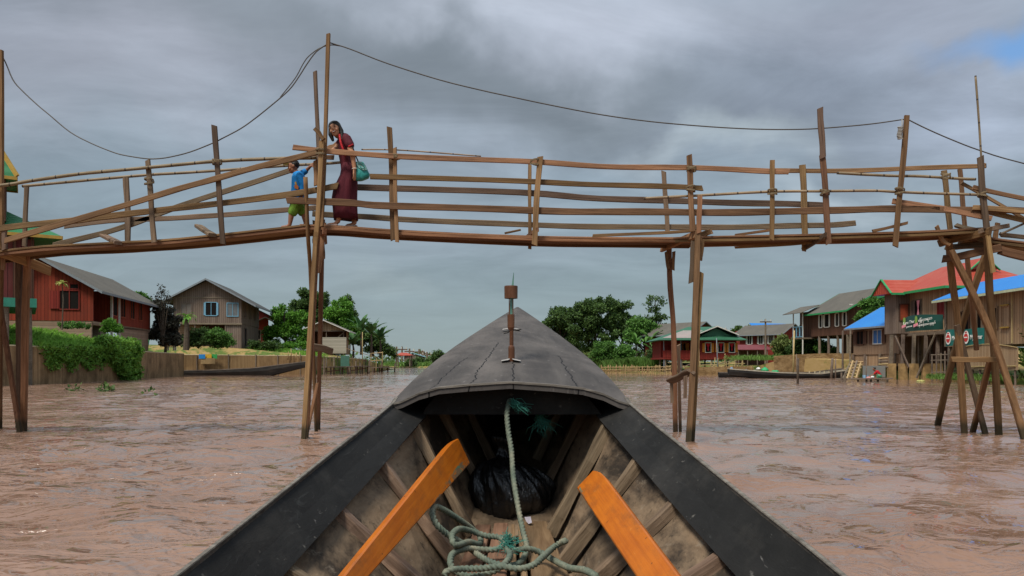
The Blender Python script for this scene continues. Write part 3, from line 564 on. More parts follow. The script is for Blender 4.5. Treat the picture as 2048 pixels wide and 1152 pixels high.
# rails, far side
pole('bamboo_rail',at(RY,(45,372.5),(158,362),(293,350),(360,346),(430,341.5),(487,337.5),(577,331),(654,327),(684,324.5)),.021)
rr=lambda w,*p,Y=RY,m=M_brG,nm='rail': piece(nm,at(Y,*p),w,.028,m)
rr(10.5,(106,491),(203,467),(280,443.5),(340,419),(432,389),(588,338),nm='brace'); rr(10,(130,452),(248,439),(360,435),(435,429.5),(575,419.5),(633,415))
rr(9,(600,314),(668,314.5),m=M_brA); rr(12,(670,372),(715,374),(1040,385.5),(1200,397),(1377,403),(1539,407),(1650,411),Y=RY+.03); rr(11,(625,427),(716,433.5),(842,441),(1040,450),(1200,454),(1377,455.4),(1539,453.5),(1648,450.5),(1711,446.5))
rr(9,(1548,341),(1660,341.5),(1797,337),(1954,331.7),(1970,331),m=M_brA)
# posts
P_=lambda w,a,b,Y=FY-.06,m=None,t_=.035,nm='post': piece(nm,at(Y,a,b),w,t_,m)
P_(8.5,(53,374),(48.5,493),RY-.05,M_brG); P_(11,(252,355),(256,483),RY-.05,M_brG); P_(10,(295.7,320.6),(308.5,485),FY-.06,M_brG); P_(10.5,(429,251),(446.5,488),FY-.13,M_brG)
P_(10,(779,254.5),(786,480),FY-.0,M_brA); P_(7.5,(789.5,296),(794,484),FY-.03,M_brL); P_(7,(1059.5,329.5),(1059.5,498),RY-.06,M_brA); P_(11.5,(1080,313.5),(1068.5,490),FY-.13)
P_(9,(1327,343),(1335,466),RY-.05,M_brG); P_(11,(1378,310),(1385,463),FY-.13); P_(9,(1545,320.5),(1544,480),FY-.12,M_brD); P_(12,(1605,330),(1610,470),RY-.05); P_(8,(1608,466),(1608,502),RY-.03,M_brD)
P_(11.5,(1640,216),(1646,316),FY-.12,M_brG); P_(11.5,(1645,313),(1657,488),FY-.10); P_(10.5,(1814,231),(1790.5,493),FY-.13,M_brD); P_(10.5,(1888,341),(1900,458),RY-.05); P_(8.5,(1919.5,339),(1929.5,457),RY-.02); P_(12.5,(1960,313),(1973,457),FY-.16,M_brG)
pole('mast',at(FY-.12,(1951,151.5),(1957,230),(1963.5,330)),.014)
# cross pieces on and under the deck
def cross(px0,py0,px1,py1,w,t_=.04,Y0=10.35,Y1=11.2,m=None,nm='bearer'): piece(nm,[W(px0,py0,Y0),W(px1,py1,Y1)],w,t_,m or M_brA,n=(0,0,1) if nm=='cross_piece' else (1,0,.1))
cross(236,486,206,471,15,.05,10.46,11.1,M_brG,'cross_piece'); cross(424,470,396,452,15,.05,10.46,11.1,M_brG,'cross_piece')
cross(1075,459,1054,474,8); cross(1651,470,1606,499,9,m=M_brG); cross(1012,466,1040,460,7,.03,10.9,11.05,None,'cross_piece')
fr(4.5,(1470,495),(1580,489),(1640,482),Y=10.8,m=M_brD,nm='loose_board'); fr(5,(1470,470),(1540,461),(1546,460),Y=10.7,nm='loose_board'); fr(6,(1745,462),(1780,455),(1815,445.5),Y=10.42,m=M_brD,nm='loose_board'); fr(6,(1185,471.5),(1300,467),(1395,461),Y=10.44,nm='loose_board')
# fibre lashings where rails cross posts
M_lash=m_plain('fibre_lashing',(.20,.15,.09),.9,.1,.3,30)
for px,py,Y in ((298,362,FY-.08),(434,322,FY-.14),(1070,324,FY-.12),(1383,336,FY-.13),(1545,383,FY-.12),(1650,383,FY-.11),(1800,381,FY-.13),(1965,388,FY-.16),(1892,350,FY-.02),(640,303,FY-.16),(792,312,FY-.06),(1381,376,FY-.13)):
    c=W(px,py,Y)-bridge.location; q=[c+Vector((.062*math.cos(a)*(1+.06*math.sin(a*3)),.045*math.sin(a),.035*math.sin(a*.5+px)+.006*(a/6.28)-.02)) for a in [2*PI*4*j/56 for j in range(57)]]; MB().tube(q,.008,5).build('lashing',M_lash,bridge)
# bent with the tall mast (left of middle)
pole('leg',[W(611,354,10.36),W(616,470,10.55),W(622,572,10.9),GB(634,864)],.029,M_brD,taper=.9)
piece('leg',[W(643.5,281,10.33),W(635.7,443,10.38),W(628,535,10.45),GB(604.5,878)],9.5,.05,M_brL); piece('leg',[W(647,300,10.36),W(640,443,10.42),W(632,560,10.5),GB(611,876)],6,.05,M_brD)  # narrow darker board paints the shaded right face of the bright leg
piece('mast',[W(657,68.5,10.40),W(650.7,269,10.40),W(643.5,453,10.40)],7.5,.055,M_brD,wob=.03); piece('leg',[W(646,440,10.62),W(641,650,11.2),GB(636,861)],8,.05,M_brD)
piece('mast',at(RY,(630,143.5),(637.5,288),(638,372)),7.5,.05,M_brG,wob=.03)
P_(9,(648,447),(637,546),10.56,M_brA,nm='splice'); P_(5,(628,441),(628.5,496),10.9,M_brG,nm='splice'); P_(4.5,(651,455),(652,488),10.6,M_brD,nm='splice'); P_(6,(646,480),(647.5,518),10.75,M_brD,nm='splice'); P_(8,(631,321),(632,371),10.44,M_brL,nm='splice')
piece('crossbar',[W(622,693,10.62),W(664,702,11.3)],14,.04,M_brG); piece('brace',[W(634.5,766,11.15),GB(604,868)],6,.035,M_brA)
piece('block',at(RY-.1,(655,300),(675,290)),13,.05,M_brL); piece('hook',at(10.3,(630,257),(637,266),(648,279)),8,.05,M_brD,wob=.12)
piece('bearer',[W(628,482,11.15),W(650,462,10.35)],10,.05,M_brD,n=(1,0,0))
# bent right of middle
piece('leg',[W(1338,480,11.0),W(1341,575,11.05),W(1348,680,11.15),GB(1352,866)],9.5,.06,M_brD); piece('leg',[W(1396,463,10.33),W(1391,575,10.28),W(1387,696,10.2),GB(1373,884)],11,.06,M_brA)
piece('leg',[W(1402,545,10.36),W(1393,690,10.25),GB(1381,881)],10,.05,M_brD); piece('leg',[W(1357,690,10.9),GB(1361,866)],6,.035,M_brG)
P_(9.5,(1399.5,391.5),(1397.5,466),10.30,M_brL,nm='splice'); P_(6,(1332,503),(1337,538),10.95,M_brD,nm='splice'); P_(6,(1347.5,503),(1346,540),10.95,M_brD,nm='splice'); P_(9.5,(1387,483),(1382,566),10.36,M_brG,nm='splice'); P_(7,(1405,478),(1401,521),10.45,M_brD,nm='splice')
piece('bearer',[W(1324,497,11.15),W(1396,467,10.34)],14,.05,M_brL,n=(1,-.6,0)); piece('bearer',[W(1390,475,10.7),W(1423,463,10.5)],11,.05,M_brA)
piece('crossbar',[W(1339,763,11.0),W(1383,743,10.15)],15,.045,M_brG); P_(6,(1343,765),(1344,806),10.95,M_brG,nm='splice'); P_(7,(1371,752),(1370,796),10.2,M_brG,nm='splice')
# right bent
piece('leg',[W(1897,478,10.9),W(1905,560,11.1),W(1917,669,11.25),GB(1932,866)],12,.06,M_brD); piece('leg',[W(1901,500,10.45),W(1992,688,10.6),GB(2064,880)],12.5,.06,M_brD)
piece('leg',[W(1972,508,11.5),W(1908,704,12.0),GB(1867,851)],11.5,.06,M_brD); piece('leg',[W(1974,460,10.36),W(1977,560,10.6),W(1984,654,10.8),GB(2000,868)],12.5,.06,M_brD)
piece('leg',[W(1913,650,11.2),W(1929,707,11.3),GB(1981,865)],10.5,.05,M_brG); piece('leg',[W(1980,722,10.95),GB(1936,861)],10.5,.05,M_brD); piece('leg',[W(1934,505,11.4),W(1940,562,11.5),W(1953,700,11.8)],8,.05,M_brD)
piece('crossbar',at(10.75,(1902,719),(1991,719.5)),10.5,.045,M_brD); piece('splice',at(10.34,(1975,470),(1986,545)),8,.04,M_brL); piece('splice',at(10.6,(1873,452),(1884,478),(1899,490)),7,.04,M_brL,wob=.1)
piece('bearer',[W(1885,518,10.9),W(2003,495,10.45)],15,.06,M_brA); piece('bearer',[W(1879,487,11.1),W(1981,462,10.30)],14,.06,M_brD); piece('bearer',[W(1893,494,11.2),W(1976,489,10.6)],11,.06,M_brG); piece('bearer',[W(1912,451,11.0),W(1960,462,10.7)],8,.05,M_brG); piece('bearer',[W(1960,462,10.35),W(2016,452,10.6)],9,.05,M_brG)
P_(9,(1995,446),(1989,500),10.75,M_brL,nm='splice'); piece('stringer',at(10.5,(2000,501),(2048,512),(2330,575)),17,.06,M_brD)
for dx in (0,60): piece('leg',[W(2300+dx,470,10.6),GB(2310+dx,870)],12,.06,M_brD)
# left bent at the picture's edge
piece('leg',[W(38,500,10.9),W(38,690,11.7),GB(37,857)],9.5,.07,M_brG); piece('leg',[W(55,500,10.95),W(52,620,11.3),GB(46,860)],11.5,.07,M_brD); piece('leg',[W(-28,500,10.5),W(0,608,11.3),GB(45,862)],9.5,.05,M_brD)
piece('mast',[W(2,100,10.4),W(3,330,10.45),W(3,500,10.6)],7.5,.05,M_brD); piece('leg',[W(3,470,10.6),W(1,680,11.5),GB(-1,858)],8,.05,M_brD)
piece('bearer',[W(-46,487,10.3),W(99,542,11.4)],19,.07,M_brL,wob=.03,n=(.35,-1,0)); piece('splice',at(10.5,(9,462),(9,500)),9,.04,M_brG); P_(8,(7,505),(6,540),10.7,M_brL,nm='splice')
# ------------------------------------------------------------------ cables over the bridge
M_wire=m_plain('cable_sheath',(.085,.075,.065),.6,.3)
tag(MB().tube(spline(at(10.45,(-60,20),(2,108),(25,158),(44,181),(75,210),(99,230),(140,264),(181,286),(225,304),(251,311),(290,317),(313,317.5),(340,314),(380,304),(426,286),(448,275),(480,258),(506,240),(540,213),(578,180),(600,150),(612,131),(632,104),(655,88)),4),.0085,6).build('electric_cable',M_wire,None),'sagging electric cable over the left ramp of the footbridge','cable',group='electric cables over the footbridge')
tag(MB().tube(spline(at(10.47,(560,195),(590,157),(606,128),(618,112),(640,96),(662,90),(680,92)),5),.007,6).build('electric_cable',M_wire,None),'short doubled cable end tied near the top of the tall mast','cable',group='electric cables over the footbridge')
tag(MB().tube(spline(at(10.45,(655,84),(668,88),(700,98),(775,127),(880,160),(965,181),(1020,193),(1100,210),(1200,229),(1300,243),(1400,252),(1480,257),(1550,259),(1620,258),(1690,253),(1750,247),(1812,238)),4),.0085,6).build('electric_cable',M_wire,None),'long sagging electric cable over the level middle span of the footbridge','cable',group='electric cables over the footbridge')
tag(MB().tube(spline(at(10.45,(1812,237),(1850,256),(1900,278),(1960,301),(2048,327),(2350,400)),4),.0085,6).build('electric_cable',M_wire,None),'electric cable dropping from the leaning post to the right edge','cable',group='electric cables over the footbridge')
coil=MB(); pts=[]
for i in range(90): a=i/90*9*2*PI; pts.append(W(1800+1.2*math.sin(i*.08),253+26*i/90,10.33)+Vector((.030*math.cos(a),.030*math.sin(a),0)))
coil.tube([W(1804,239,10.36)]+pts,.008,5); tag(coil.build('cable_coil',m_plain('pale_cable',(.30,.28,.25),.6,.3),None,smooth=True),'pale coil of spare cable hanging beside the top of the leaning post','cable coil')
for x,y in ((762,315),): pass
# ------------------------------------------------------------------ houses on the banks
def rmat(root): return Matrix.Translation(root.location) @ Matrix.Rotation(root.rotation_euler.z,4,'Z')
def wpart(root,o):      # o holds world coordinates; put it under root
    o.parent=root; o.matrix_basis = rmat(root).inverted() @ o.matrix_basis; return o
M_dark=m_plain('dark_interior',(.012,.010,.009),.9,.1)
M_red=m_boards('red_painted_boards',(.155,.022,.011),(.24,.040,.019),.22,(.04,.008,.005),(.13,.03,.018)); M_plum=m_boards('plum_painted_boards',(.095,.022,.022),(.15,.038,.036),.28,(.02,.006,.006),(.16,.06,.05))
M_gry=m_boards('weathered_grey_boards',(.115,.082,.062),(.185,.138,.108),.19,(.035,.025,.02),(.21,.165,.135)); M_brn=m_boards('brown_boards',(.25,.150,.080),(.42,.275,.160),.20,(.04,.025,.015),(.25,.185,.13),wamt=.6)
M_dbr=m_boards('dark_brown_boards',(.070,.032,.020),(.115,.055,.035),.2,(.015,.01,.007),(.12,.062,.04)); M_mat=m_boards('woven_wall',(.21,.13,.078),(.33,.215,.135),.06,(.08,.05,.03),(.20,.135,.09))
M_dred=m_boards('crimson_boards',(.15,.016,.012),(.22,.028,.020),.18,(.03,.005,.005),(.15,.03,.02)); M_brick=m_boards('brick_courses',(.22,.14,.095),(.33,.23,.165),.20,(.16,.12,.09),(.20,.13,.09),horiz=True)
M_rgrey=m_roof('grey_sheet_roof',(.088,.080,.066),(.15,.135,.108),rough=.9); M_rdark=m_roof('dark_sheet_roof',(.055,.055,.052),(.10,.095,.085),rough=.9); M_rgreen=m_roof('green_sheet_roof',(.022,.105,.055),(.05,.14,.085),samt=.4); M_rgreen2=m_roof('bright_green_roof',(.014,.145,.045),(.03,.17,.07),samt=.5)
M_rred=m_roof('red_sheet_roof',(.33,.040,.018),(.40,.11,.065),samt=.6); M_rblue=m_roof('blue_sheet_roof',(.010,.165,.50),(.025,.22,.54),samt=.5); M_rmar=m_roof('maroon_sheet_roof',(.13,.018,.022),(.20,.05,.05))
M_tgreen=m_plain('green_trim',(.03,.25,.085),.6,.3); M_tpale=m_plain('pale_trim',(.19,.215,.235),.6,.3); M_twhite=m_plain('white_trim',(.55,.53,.48),.6,.3,.15,20); M_tblue=m_plain('light_blue_paint',(.15,.33,.45),.6,.3); M_yel=m_plain('yellow_ochre_paint',(.38,.235,.045),.6,.3); M_oran=m_plain('orange_shutter_paint',(.52,.19,.022),.6,.3); M_bsh=m_plain('brick_red_shutter',(.26,.055,.025),.7,.2)
M_post=m_wood('stilt_timber',(.10,.075,.055),(.23,.18,.135),(2,20,20),1.,.9,.2); M_conc=m_plain('ochre_concrete',(.34,.225,.10),.9,.15,.3,3); M_tq=m_plain('turquoise_beam',(.03,.20,.14),.6,.3); M_cur=m_plain('red_curtain',(.45,.02,.035),.8,.1); M_pink=m_plain('pink_curtain',(.75,.28,.33),.8,.1)
class House:
    def __init__(s,name,label,cat,loc,rz=0.,group=None): s.r=thing(name,label,cat,(loc[0],loc[1],0),R(rz),group)
    def box(s,name,a,b,mat,parent=None): return MB().bb(a,b).build(name,mat,parent or s.r)
    def gable_wall(s,x0,x1,y0,y1,z0,ze,zr,mat,name='wall',xr=None):
        xr=(x0+x1)/2 if xr is None else xr; return MB().prism([(x0,y0,z0),(x1,y0,z0),(x1,y0,ze),(xr,y0,zr),(x0,y0,ze)],(0,y1-y0,0)).build(name,mat,s.r)
    def gable_roof(s,x0,x1,y0,y1,ze,zr,mat,oh=(.6,.6),og=.5,th=.05,trim=None,xr=None,tw=.16,ridge=True):
        xr=(x0+x1)/2 if xr is None else xr; sl0=(zr-ze)/(xr-x0); sl1=(zr-ze)/(x1-xr); e=.05
        A=(x0-oh[0],ze-sl0*oh[0]+e); B=(xr,zr+e); C=(x1+oh[1],ze-sl1*oh[1]+e); mb=MB(); y0-=og; y1+=og
        mb.prism([(A[0],y0,A[1]),(B[0],y0,B[1]),(C[0],y0,C[1]),(C[0],y0,C[1]+th),(B[0],y0,B[1]+th),(A[0],y0,A[1]+th)],(0,y1-y0,0)); rf=mb.build('roof',mat,s.r)
        if trim:
            for yy in (y0-.03,y1):
                m=MB(); m.prism([(A[0],yy,A[1]+th+.01),(B[0],yy,B[1]+th+.01),(C[0],yy,C[1]+th+.01),(C[0],yy,C[1]+th-tw),(B[0],yy,B[1]+th-tw),(A[0],yy,A[1]+th-tw)],(0,.03,0)); m.build('fascia',trim,rf)
            for (xx,z) in (A,C): MB().bb((xx-.02,y0,z-tw*.6),(xx+.02,y1,z+th+.012)).build('fascia',trim,rf)
        return rf
    def win(s,face,u,z0,z1,w,frame=None,pane=None,shut=None,curtain=None,open_=1.0,bars=True):
        """face: ('y',y0) looks towards -y, u is x;  ('x',x0) looks towards -x, u is y; ('X',x0) looks towards +x"""
        ax,c=face
        def q(ua,ub,za,zb,d0,d1):
            if ax=='y': return (ua,c-d1,za),(ub,c-d0,zb)
            if ax=='x': return (c-d1,ua,za),(c-d0,ub,zb)
            return (c+d0,ua,za),(c+d1,ub,zb)
        f=.07; mb=MB()
        for (a,b,e,g) in ((u-w/2-f,u-w/2,z0-f,z1+f),(u+w/2,u+w/2+f,z0-f,z1+f),(u-w/2,u+w/2,z1,z1+f),(u-w/2,u+w/2,z0-f,z0)): mb.bb(*q(a,b,e,g,-.02,.06))
        if bars: mb.bb(*q(u-.025,u+.025,z0,z1,-.02,.045))
        o=mb.build('window',frame or M_post,s.r); MB().bb(*q(u-w/2,u+w/2,z0,z1,-.05,.012)).build('pane',pane or M_dark,o)
        if shut:
            for sg in (-1,1):
                a=u+sg*(w/2+f); b=a+sg*w*.48*open_; MB().bb(*q(min(a,b),max(a,b),z0,z1,.03,.075)).build('shutter',shut,o)
        if curtain:
            m=MB(); m.prism([q(u-w*.4,0,z1-.03,0,.02,.02)[0],q(u+w*.4,0,z1-.03,0,.02,.02)[0],q(u+w*.08,0,(z0+z1)/2,0,.02,.02)[0],q(u+w*.12,0,z0+.15,0,.02,.02)[0],q(u-w*.12,0,z0+.15,0,.02,.02)[0],q(u-w*.08,0,(z0+z1)/2,0,.02,.02)[0]],(-.02,0,0) if ax=='x' else ((.02,0,0) if ax=='X' else (0,-.02,0))); m.build('curtain',curtain,o)
        return o
    def stilts(s,pts,z0,z1,r=.09,mat=None):
        for x,y in pts: MB().tube([(x,y,z0),(x+random.uniform(-.05,.05),y,(z0+z1)/2),(x,y,z1)],[r*1.1,r,r*.95],8).build('stilt',mat or M_post,s.r)
def hip(h,x0,x1,y0,y1,ze,xa,xb,ya,yb,zr,mat,trim=None,th=.06):
    mb=MB(); E=[(x0,y0,ze),(x1,y0,ze),(x1,y1,ze),(x0,y1,ze)]; Rr=[(xa,ya,zr),(xb,yb,zr)] ; 
    v=E+[(p[0],p[1],p[2]-th) for p in E]+Rr
    if abs(xb-xa)>=abs(yb-ya): fs=[(0,1,9,8),(1,2,9),(2,3,8,9),(3,0,8)]
    else: fs=[(0,1,8),(1,2,9,8),(2,3,9),(3,0,8,9)]
    mb.add(v,fs+[(7,6,5,4),(0,4,5,1),(1,5,6,2),(2,6,7,3),(3,7,4,0)]); rf=mb.build('roof',mat,h.r)
    if trim:
        m=MB()
        for a,b in ((0,1),(1,2),(2,3),(3,0)):
            m=MB(); m.beam(Vector(E[a])+Vector((0,0,-.06)),Vector(E[b])+Vector((0,0,-.06)),.16,.05); m.build('fascia',trim,rf)
    return rf
# --- left bank
h=House('red_house','red boarded house with a long grey sheet roof above the tall grass of the bank','house',(-31.4,50),10)
h.box('wall',(-3.2,0,3.95),(3.2,.16,6.3),M_red); MB().prism([(-3.2,0,6.3),(3.2,0,6.3),(0,0,8.1)],(0,.16,0)).build('gable',M_red,h.r)
h.box('side_wall',(-3.2,.16,3.95),(1.7,3.7,6.3),M_dred); h.box('side_wall',(-3.2,3.7,3.95),(3.15,13,6.3),M_red); h.box('plinth',(-3.1,.03,2.2),(3.1,.2,3.95),M_brick); h.box('floor_slab',(-3.1,.2,3.7),(3.12,13,3.95),M_brick)
h.gable_roof(-3.2,3.2,0,13,6.25,8.1,M_rgrey,oh=(.6,.75),og=.5,trim=M_tpale)
h.win(('y',0),1.75,4.75,5.95,1.15,frame=M_dred,bars=True); MB().bb((.55,-.09,4.75),(1.12,-.04,5.95)).build('shutter',M_dred,h.r); h.win(('y',0),2.05,6.12,6.4,.5,frame=M_dred,bars=False)
for y,w in ((4.4,.9),(6.1,1.0),(8.3,.9),(10.3,.8)): h.win(('X',3.15),y,4.6,6.0,w,frame=M_bsh,bars=(y>5))
for y in (3.55,5.1): h.box('veranda_post',(3.12,y,2.4),(3.26,y+.14,6.2),M_twhite)
h.box('under_wall',(2.9,5.6,2.2),(3.12,12.6,3.9),M_brick); h.box('stair',(2.2,2.2,2.5),(2.9,3.4,3.9),M_post)
h=House('green_roofed_house','tall plum walled house on pillars with green yellow edged roofs at the left edge','house',(-24.2,38),33)
h.box('wall',(-9,0,4.35),(0,6,7.35),M_plum); h.box('beam',(-9,-.2,3.9),(.1,6,4.35),M_tq)
h.stilts([(-.25,.1),(-1.2,.1),(-.25,3.5),(-3,.1)],-.4,3.95,.15)
hip(h,-10,1.2,-.5,6.5,7.55,-7,-2.2,3,3,9.6,M_rgreen2,M_yel); h.box('upper_wall',(-8.4,.3,7.4),(-1.6,5,8.2),M_dbr); h.box('upper_wall',(-4.6,.2,8.2),(-1.2,2.6,10.3),M_dbr)
rf=hip(h,-5.0,-.73,-.3,3.1,10.35,-3.2,-2.6,1.4,1.4,14.,M_rgreen2,M_yel); MB().beam((-.73,-.3,10.4),(-2.6,1.4,14.05),.22,.12).build('ridge_cap',M_yel,rf)
for x in (-.9,-.15): h.box('post',(x,-.12,4.35),(x+.12,-.0,7.7),M_dbr)
h=House('grey_board_house','two storey grey brown boarded house with light blue window frames on the left bank','house',(-30.27,74.55),8)
h.gable_wall(-3.25,3.25,0,9,5.1,7.65,9.35,M_gry,'upper_wall'); h.box('lower_wall',(1.75,.1,2.6),(3.2,8.9,5.1),M_gry); h.box('lower_wall',(-3.2,2.2,2.6),(1.75,8.9,5.1),M_brick); h.box('sill_beam',(-3.3,-.06,4.98),(3.3,.1,5.14),M_post); h.box('tie_beam',(-3.25,-.04,7.6),(3.25,.02,7.7),M_post)
h.gable_roof(-3.25,3.25,0,9,7.6,9.4,M_rdark,oh=(.9,1.5),og=.7,trim=M_tpale)
h.win(('y',0),-2.0,6.05,7.05,.95,frame=M_gry,pane=m_plain('closed_shutter',(.17,.145,.125),.8)); h.win(('y',0),.35,5.9,7.15,1.0,frame=M_tblue,shut=M_tblue,open_=.25); h.win(('y',0),2.4,5.85,7.1,1.0,frame=M_tblue,pane=m_plain('grey_glass',(.13,.14,.145),.4,.4),shut=None)
for y in (1.6,4.2,6.6): h.win(('X',3.25),y,5.8,7.1,.8,frame=M_gry,pane=m_plain('shutter_panel',(.10,.085,.075)))
h.win(('X',3.2),2.0,2.9,4.7,.9,frame=M_gry,bars=False); h.box('opening',(-1.0,2.1,3.2),(1.6,2.19,4.95),m_plain('dark_red_cloth',(.075,.022,.018))); h.stilts([(-3.1,.1),(-1.2,.1),(1.7,.1)],2.4,5.0,.08); h.box('porch_wall',(-3.1,.9,2.6),(-1.0,1.05,4.9),M_brick)
h=House('red_house','small dark red house half hidden behind the grey boarded house','house',(-33.9,96),18)
h.gable_wall(-2.6,2.6,0,7,3,7.3,8.6,M_dred); h.gable_roof(-2.6,2.6,0,7,7.3,8.6,M_rdark,og=.6); h.gable_roof(1.,3.4,-2,0,6.3,6.9,M_rdark,og=.2,oh=(.3,.5)); h.win(('y',0),1.2,4.2,5.4,.8)
h=House('open_shed','small open fronted plank shed with pale roof edges under the bright green trees','shed',(X(649,90),90),4)
h.gable_wall(-2.4,2.4,0,.12,5.05,5.2,6.2,M_brn,'gable'); h.box('back_wall',(-2.3,3.9,2.2),(2.3,4,5.2),M_dbr); h.box('side_wall',(-2.35,.12,2.2),(-2.25,4,5.2),M_brn); h.box('side_wall',(2.2,2.4,2.2),(2.3,4,5.2),M_brn); h.box('lintel',(-2.4,-.02,4.95),(2.4,.1,5.07),M_post); h.gable_roof(-2.4,2.4,0,4,5.15,6.2,M_rgrey,oh=(.7,.7),og=.6,trim=M_twhite,tw=.1); h.stilts([(2.25,.1),(-2.3,.1),(.2,.1)],2.2,4.95,.06); MB().beam((2.25,.0,4.8),(.9,.0,3.7),.07,.06).build('brace',M_post,h.r)
tag(MB().box((X(669,88.5),88.5,3.25),(2.8,.2,1.9)).build('block_wall',m_boards('breeze_blocks',(.27,.25,.20),(.36,.33,.27),.2,(.19,.17,.14),horiz=True),None),'low pale breeze block wall in front of the open shed','wall')
tag(MB().box((X(606,88),88,3.4),(1.25,.08,2.0)).build('metal_sheet',m_roof('grey_blue_sheet',(.25,.28,.31),(.30,.31,.32)),None),'upright grey corrugated sheet leaning beside the open shed','metal sheet')
# --- right bank
h=House('red_stilt_house','crimson stilt house with a green hipped roof and bright orange shutters over the river edge','house',(15.9,79),0)
zf,zt=1.73,3.62; h.box('wall',(3.6,0,zf),(7.75,7,zt),M_dred); h.box('wall',(.2,2.2,zf),(3.6,7,zt),M_dred); h.box('floor_slab',(0,0,zf-.18),(7.85,7,zf),M_dred); h.box('parapet',(0,-.02,zf),(3.6,.1,zf+.75),M_dred)
rf=hip(h,-.5,8.6,-.9,7.6,3.6,3.3,5.9,2.8,2.8,5.1,M_rgreen,None); h.gable_roof(3.6,7.6,-.2,2.8,4.15,4.95,M_rgreen,oh=(.25,.25),og=.3,trim=M_twhite,tw=.1); MB().prism([(4.0,.0,4.0),(7.2,.0,4.0),(5.6,.0,4.85)],(0,.1,0)).build('gable',M_rgreen,h.r)
mb=MB(); mb.add([(-.2,-.55,3.78),(3.2,-.55,3.78),(4.6,1.6,4.66),(2.5,1.6,4.66)],[(0,1,2,3)]); o=mb.build('pale_sheets',m_roof('pink_grey_sheet',(.30,.24,.22),(.16,.20,.17)),rf)
for x in (4.75,6.1,7.25): h.win(('y',0),x,2.3,3.25,.55,frame=M_twhite,shut=M_oran,curtain=M_cur,bars=False)
h.win(('y',2.2),2.6,2.3,3.3,.6,frame=M_oran,shut=M_oran); h.stilts([(0.1,.1),(1.1,.1),(1.9,.1),(3.6,.1)],-.3,3.6,.05,M_tpale); h.stilts([(x,y) for x in (.3,2.,3.7,5.2,6.6,7.7) for y in (.2,3)],-.5,zf,.09); h.box('gate',(3.0,-.12,1.55),(3.65,-.04,2.25),M_yel)
for x0,z0,x1,z1 in ((3.7,.3,7.7,1.6),(1,.2,3.6,1.4)): MB().beam((x0,.0,z0),(x1,.0,z1),.08,.05).build('brace',M_post,h.r)
h=House('grey_roofed_house','house with a long grey roof and blue gable rising behind the crimson stilt house','house',(23.6,93),38); h.gable_wall(-2.6,2.6,0,7,1.5,4.9,6.2,M_dred); h.box('gable_panel',(-1.0,-.03,4.9),(1.0,0,5.5),m_plain('blue_panel',(.04,.11,.32))); h.gable_roof(-2.6,2.6,0,7,4.85,6.2,M_rgrey,og=.6,trim=M_tpale,tw=.1)
h=House('red_house','red boarded house with a worn grey roof behind the bushy tree and utility pole','house',(X(1580,95),95),42); h.gable_wall(-2.5,2.5,0,5.6,1.2,5.0,6.0,M_dred); h.gable_roof(-2.5,2.5,0,5.6,4.95,6.05,M_rgrey,oh=(.7,.7),og=.7,trim=M_tpale,tw=.08)
for y in (1.2,2.6,4.2): h.win(('x',-2.5),y,3.6,4.7,.5,frame=M_twhite,shut=M_twhite,open_=.7)
h=House('lean_to','open lean-to with a maroon sheet roof on thin posts below the red house','shelter',(X(1476,91),91),0); mb=MB(); mb.prism([(-.2,0,2.75),(4.4,0,2.75),(4.0,2.6,3.4),(.6,2.6,3.4)],(0,0,.06)); mb.build('roof',M_rmar,h.r); h.stilts([(.1,.15),(1.2,.15),(2.4,.15),(3.6,.15)],.6,2.8,.06); h.box('back_wall',(.6,2.5,.7),(4.,2.6,2.8),M_dbr)
h=House('blue_roofed_house','far house of which only a long blue roof shows behind the red house','house',(X(1560,108),108),20); h.gable_wall(-4,4,0,5,2,5.9,6.6,M_dred); mb=MB(); mb.prism([(-4.6,-.5,5.75),(4.6,-.5,5.75),(4.4,2.5,6.95),(-3.4,2.5,6.95)],(0,0,.07)); mb.build('roof',M_rblue,h.r)
h=House('brown_stilt_house','dark brown stilt house with grey roof and narrow white shuttered windows','house',(31.95,65.05),10)
h.box('wall',(-3.1,0,3.6),(3.1,5.6,5.95),M_dbr); h.gable_wall(-3.1,3.1,0,5.6,5.95,5.96,7.55,M_dbr,'gable'); h.gable_roof(-3.1,3.1,0,5.2,5.9,7.6,M_rgrey,oh=(.65,.65),og=.7,trim=M_tgreen,tw=.13); h.box('tie_beam',(-3.1,-.25,6.1),(3.1,-.2,6.2),M_twhite)
for y,w in ((4.0,.34),(3.05,.62),(1.5,.36),(.42,.36)): h.win(('x',-3.1),y,4.4,5.5,w,frame=M_twhite,shut=M_twhite,open_=.45,bars=False)
h.stilts([(-3,.2),(-3,1.6),(-3,3.),(-3,4.4),(-1,.3),(1,.3),(3,.3)],1.2,3.6,.12); h.box('under_wall',(-2.2,2,1.3),(3,2.1,3.6),M_dbr)
hb=h; mb=MB()
for a,b in (((-3.9,5.7,3.55),(-3.9,5.7,4.6)),((-3.9,7.3,3.55),(-3.9,7.3,4.6)),((-3.9,5.7,4.55),(-3.9,7.3,4.55)),((-3.9,5.7,3.6),(-3.9,7.3,3.6)),((-3.9,6.2,3.55),(-3.9,6.2,4.55)),((-3.9,6.75,3.55),(-3.9,6.75,4.55)),((-3.9,7.3,4.5),(-2.9,7.3,4.5))): mb.beam(a,b,.09,.07,up=(1,0,0))
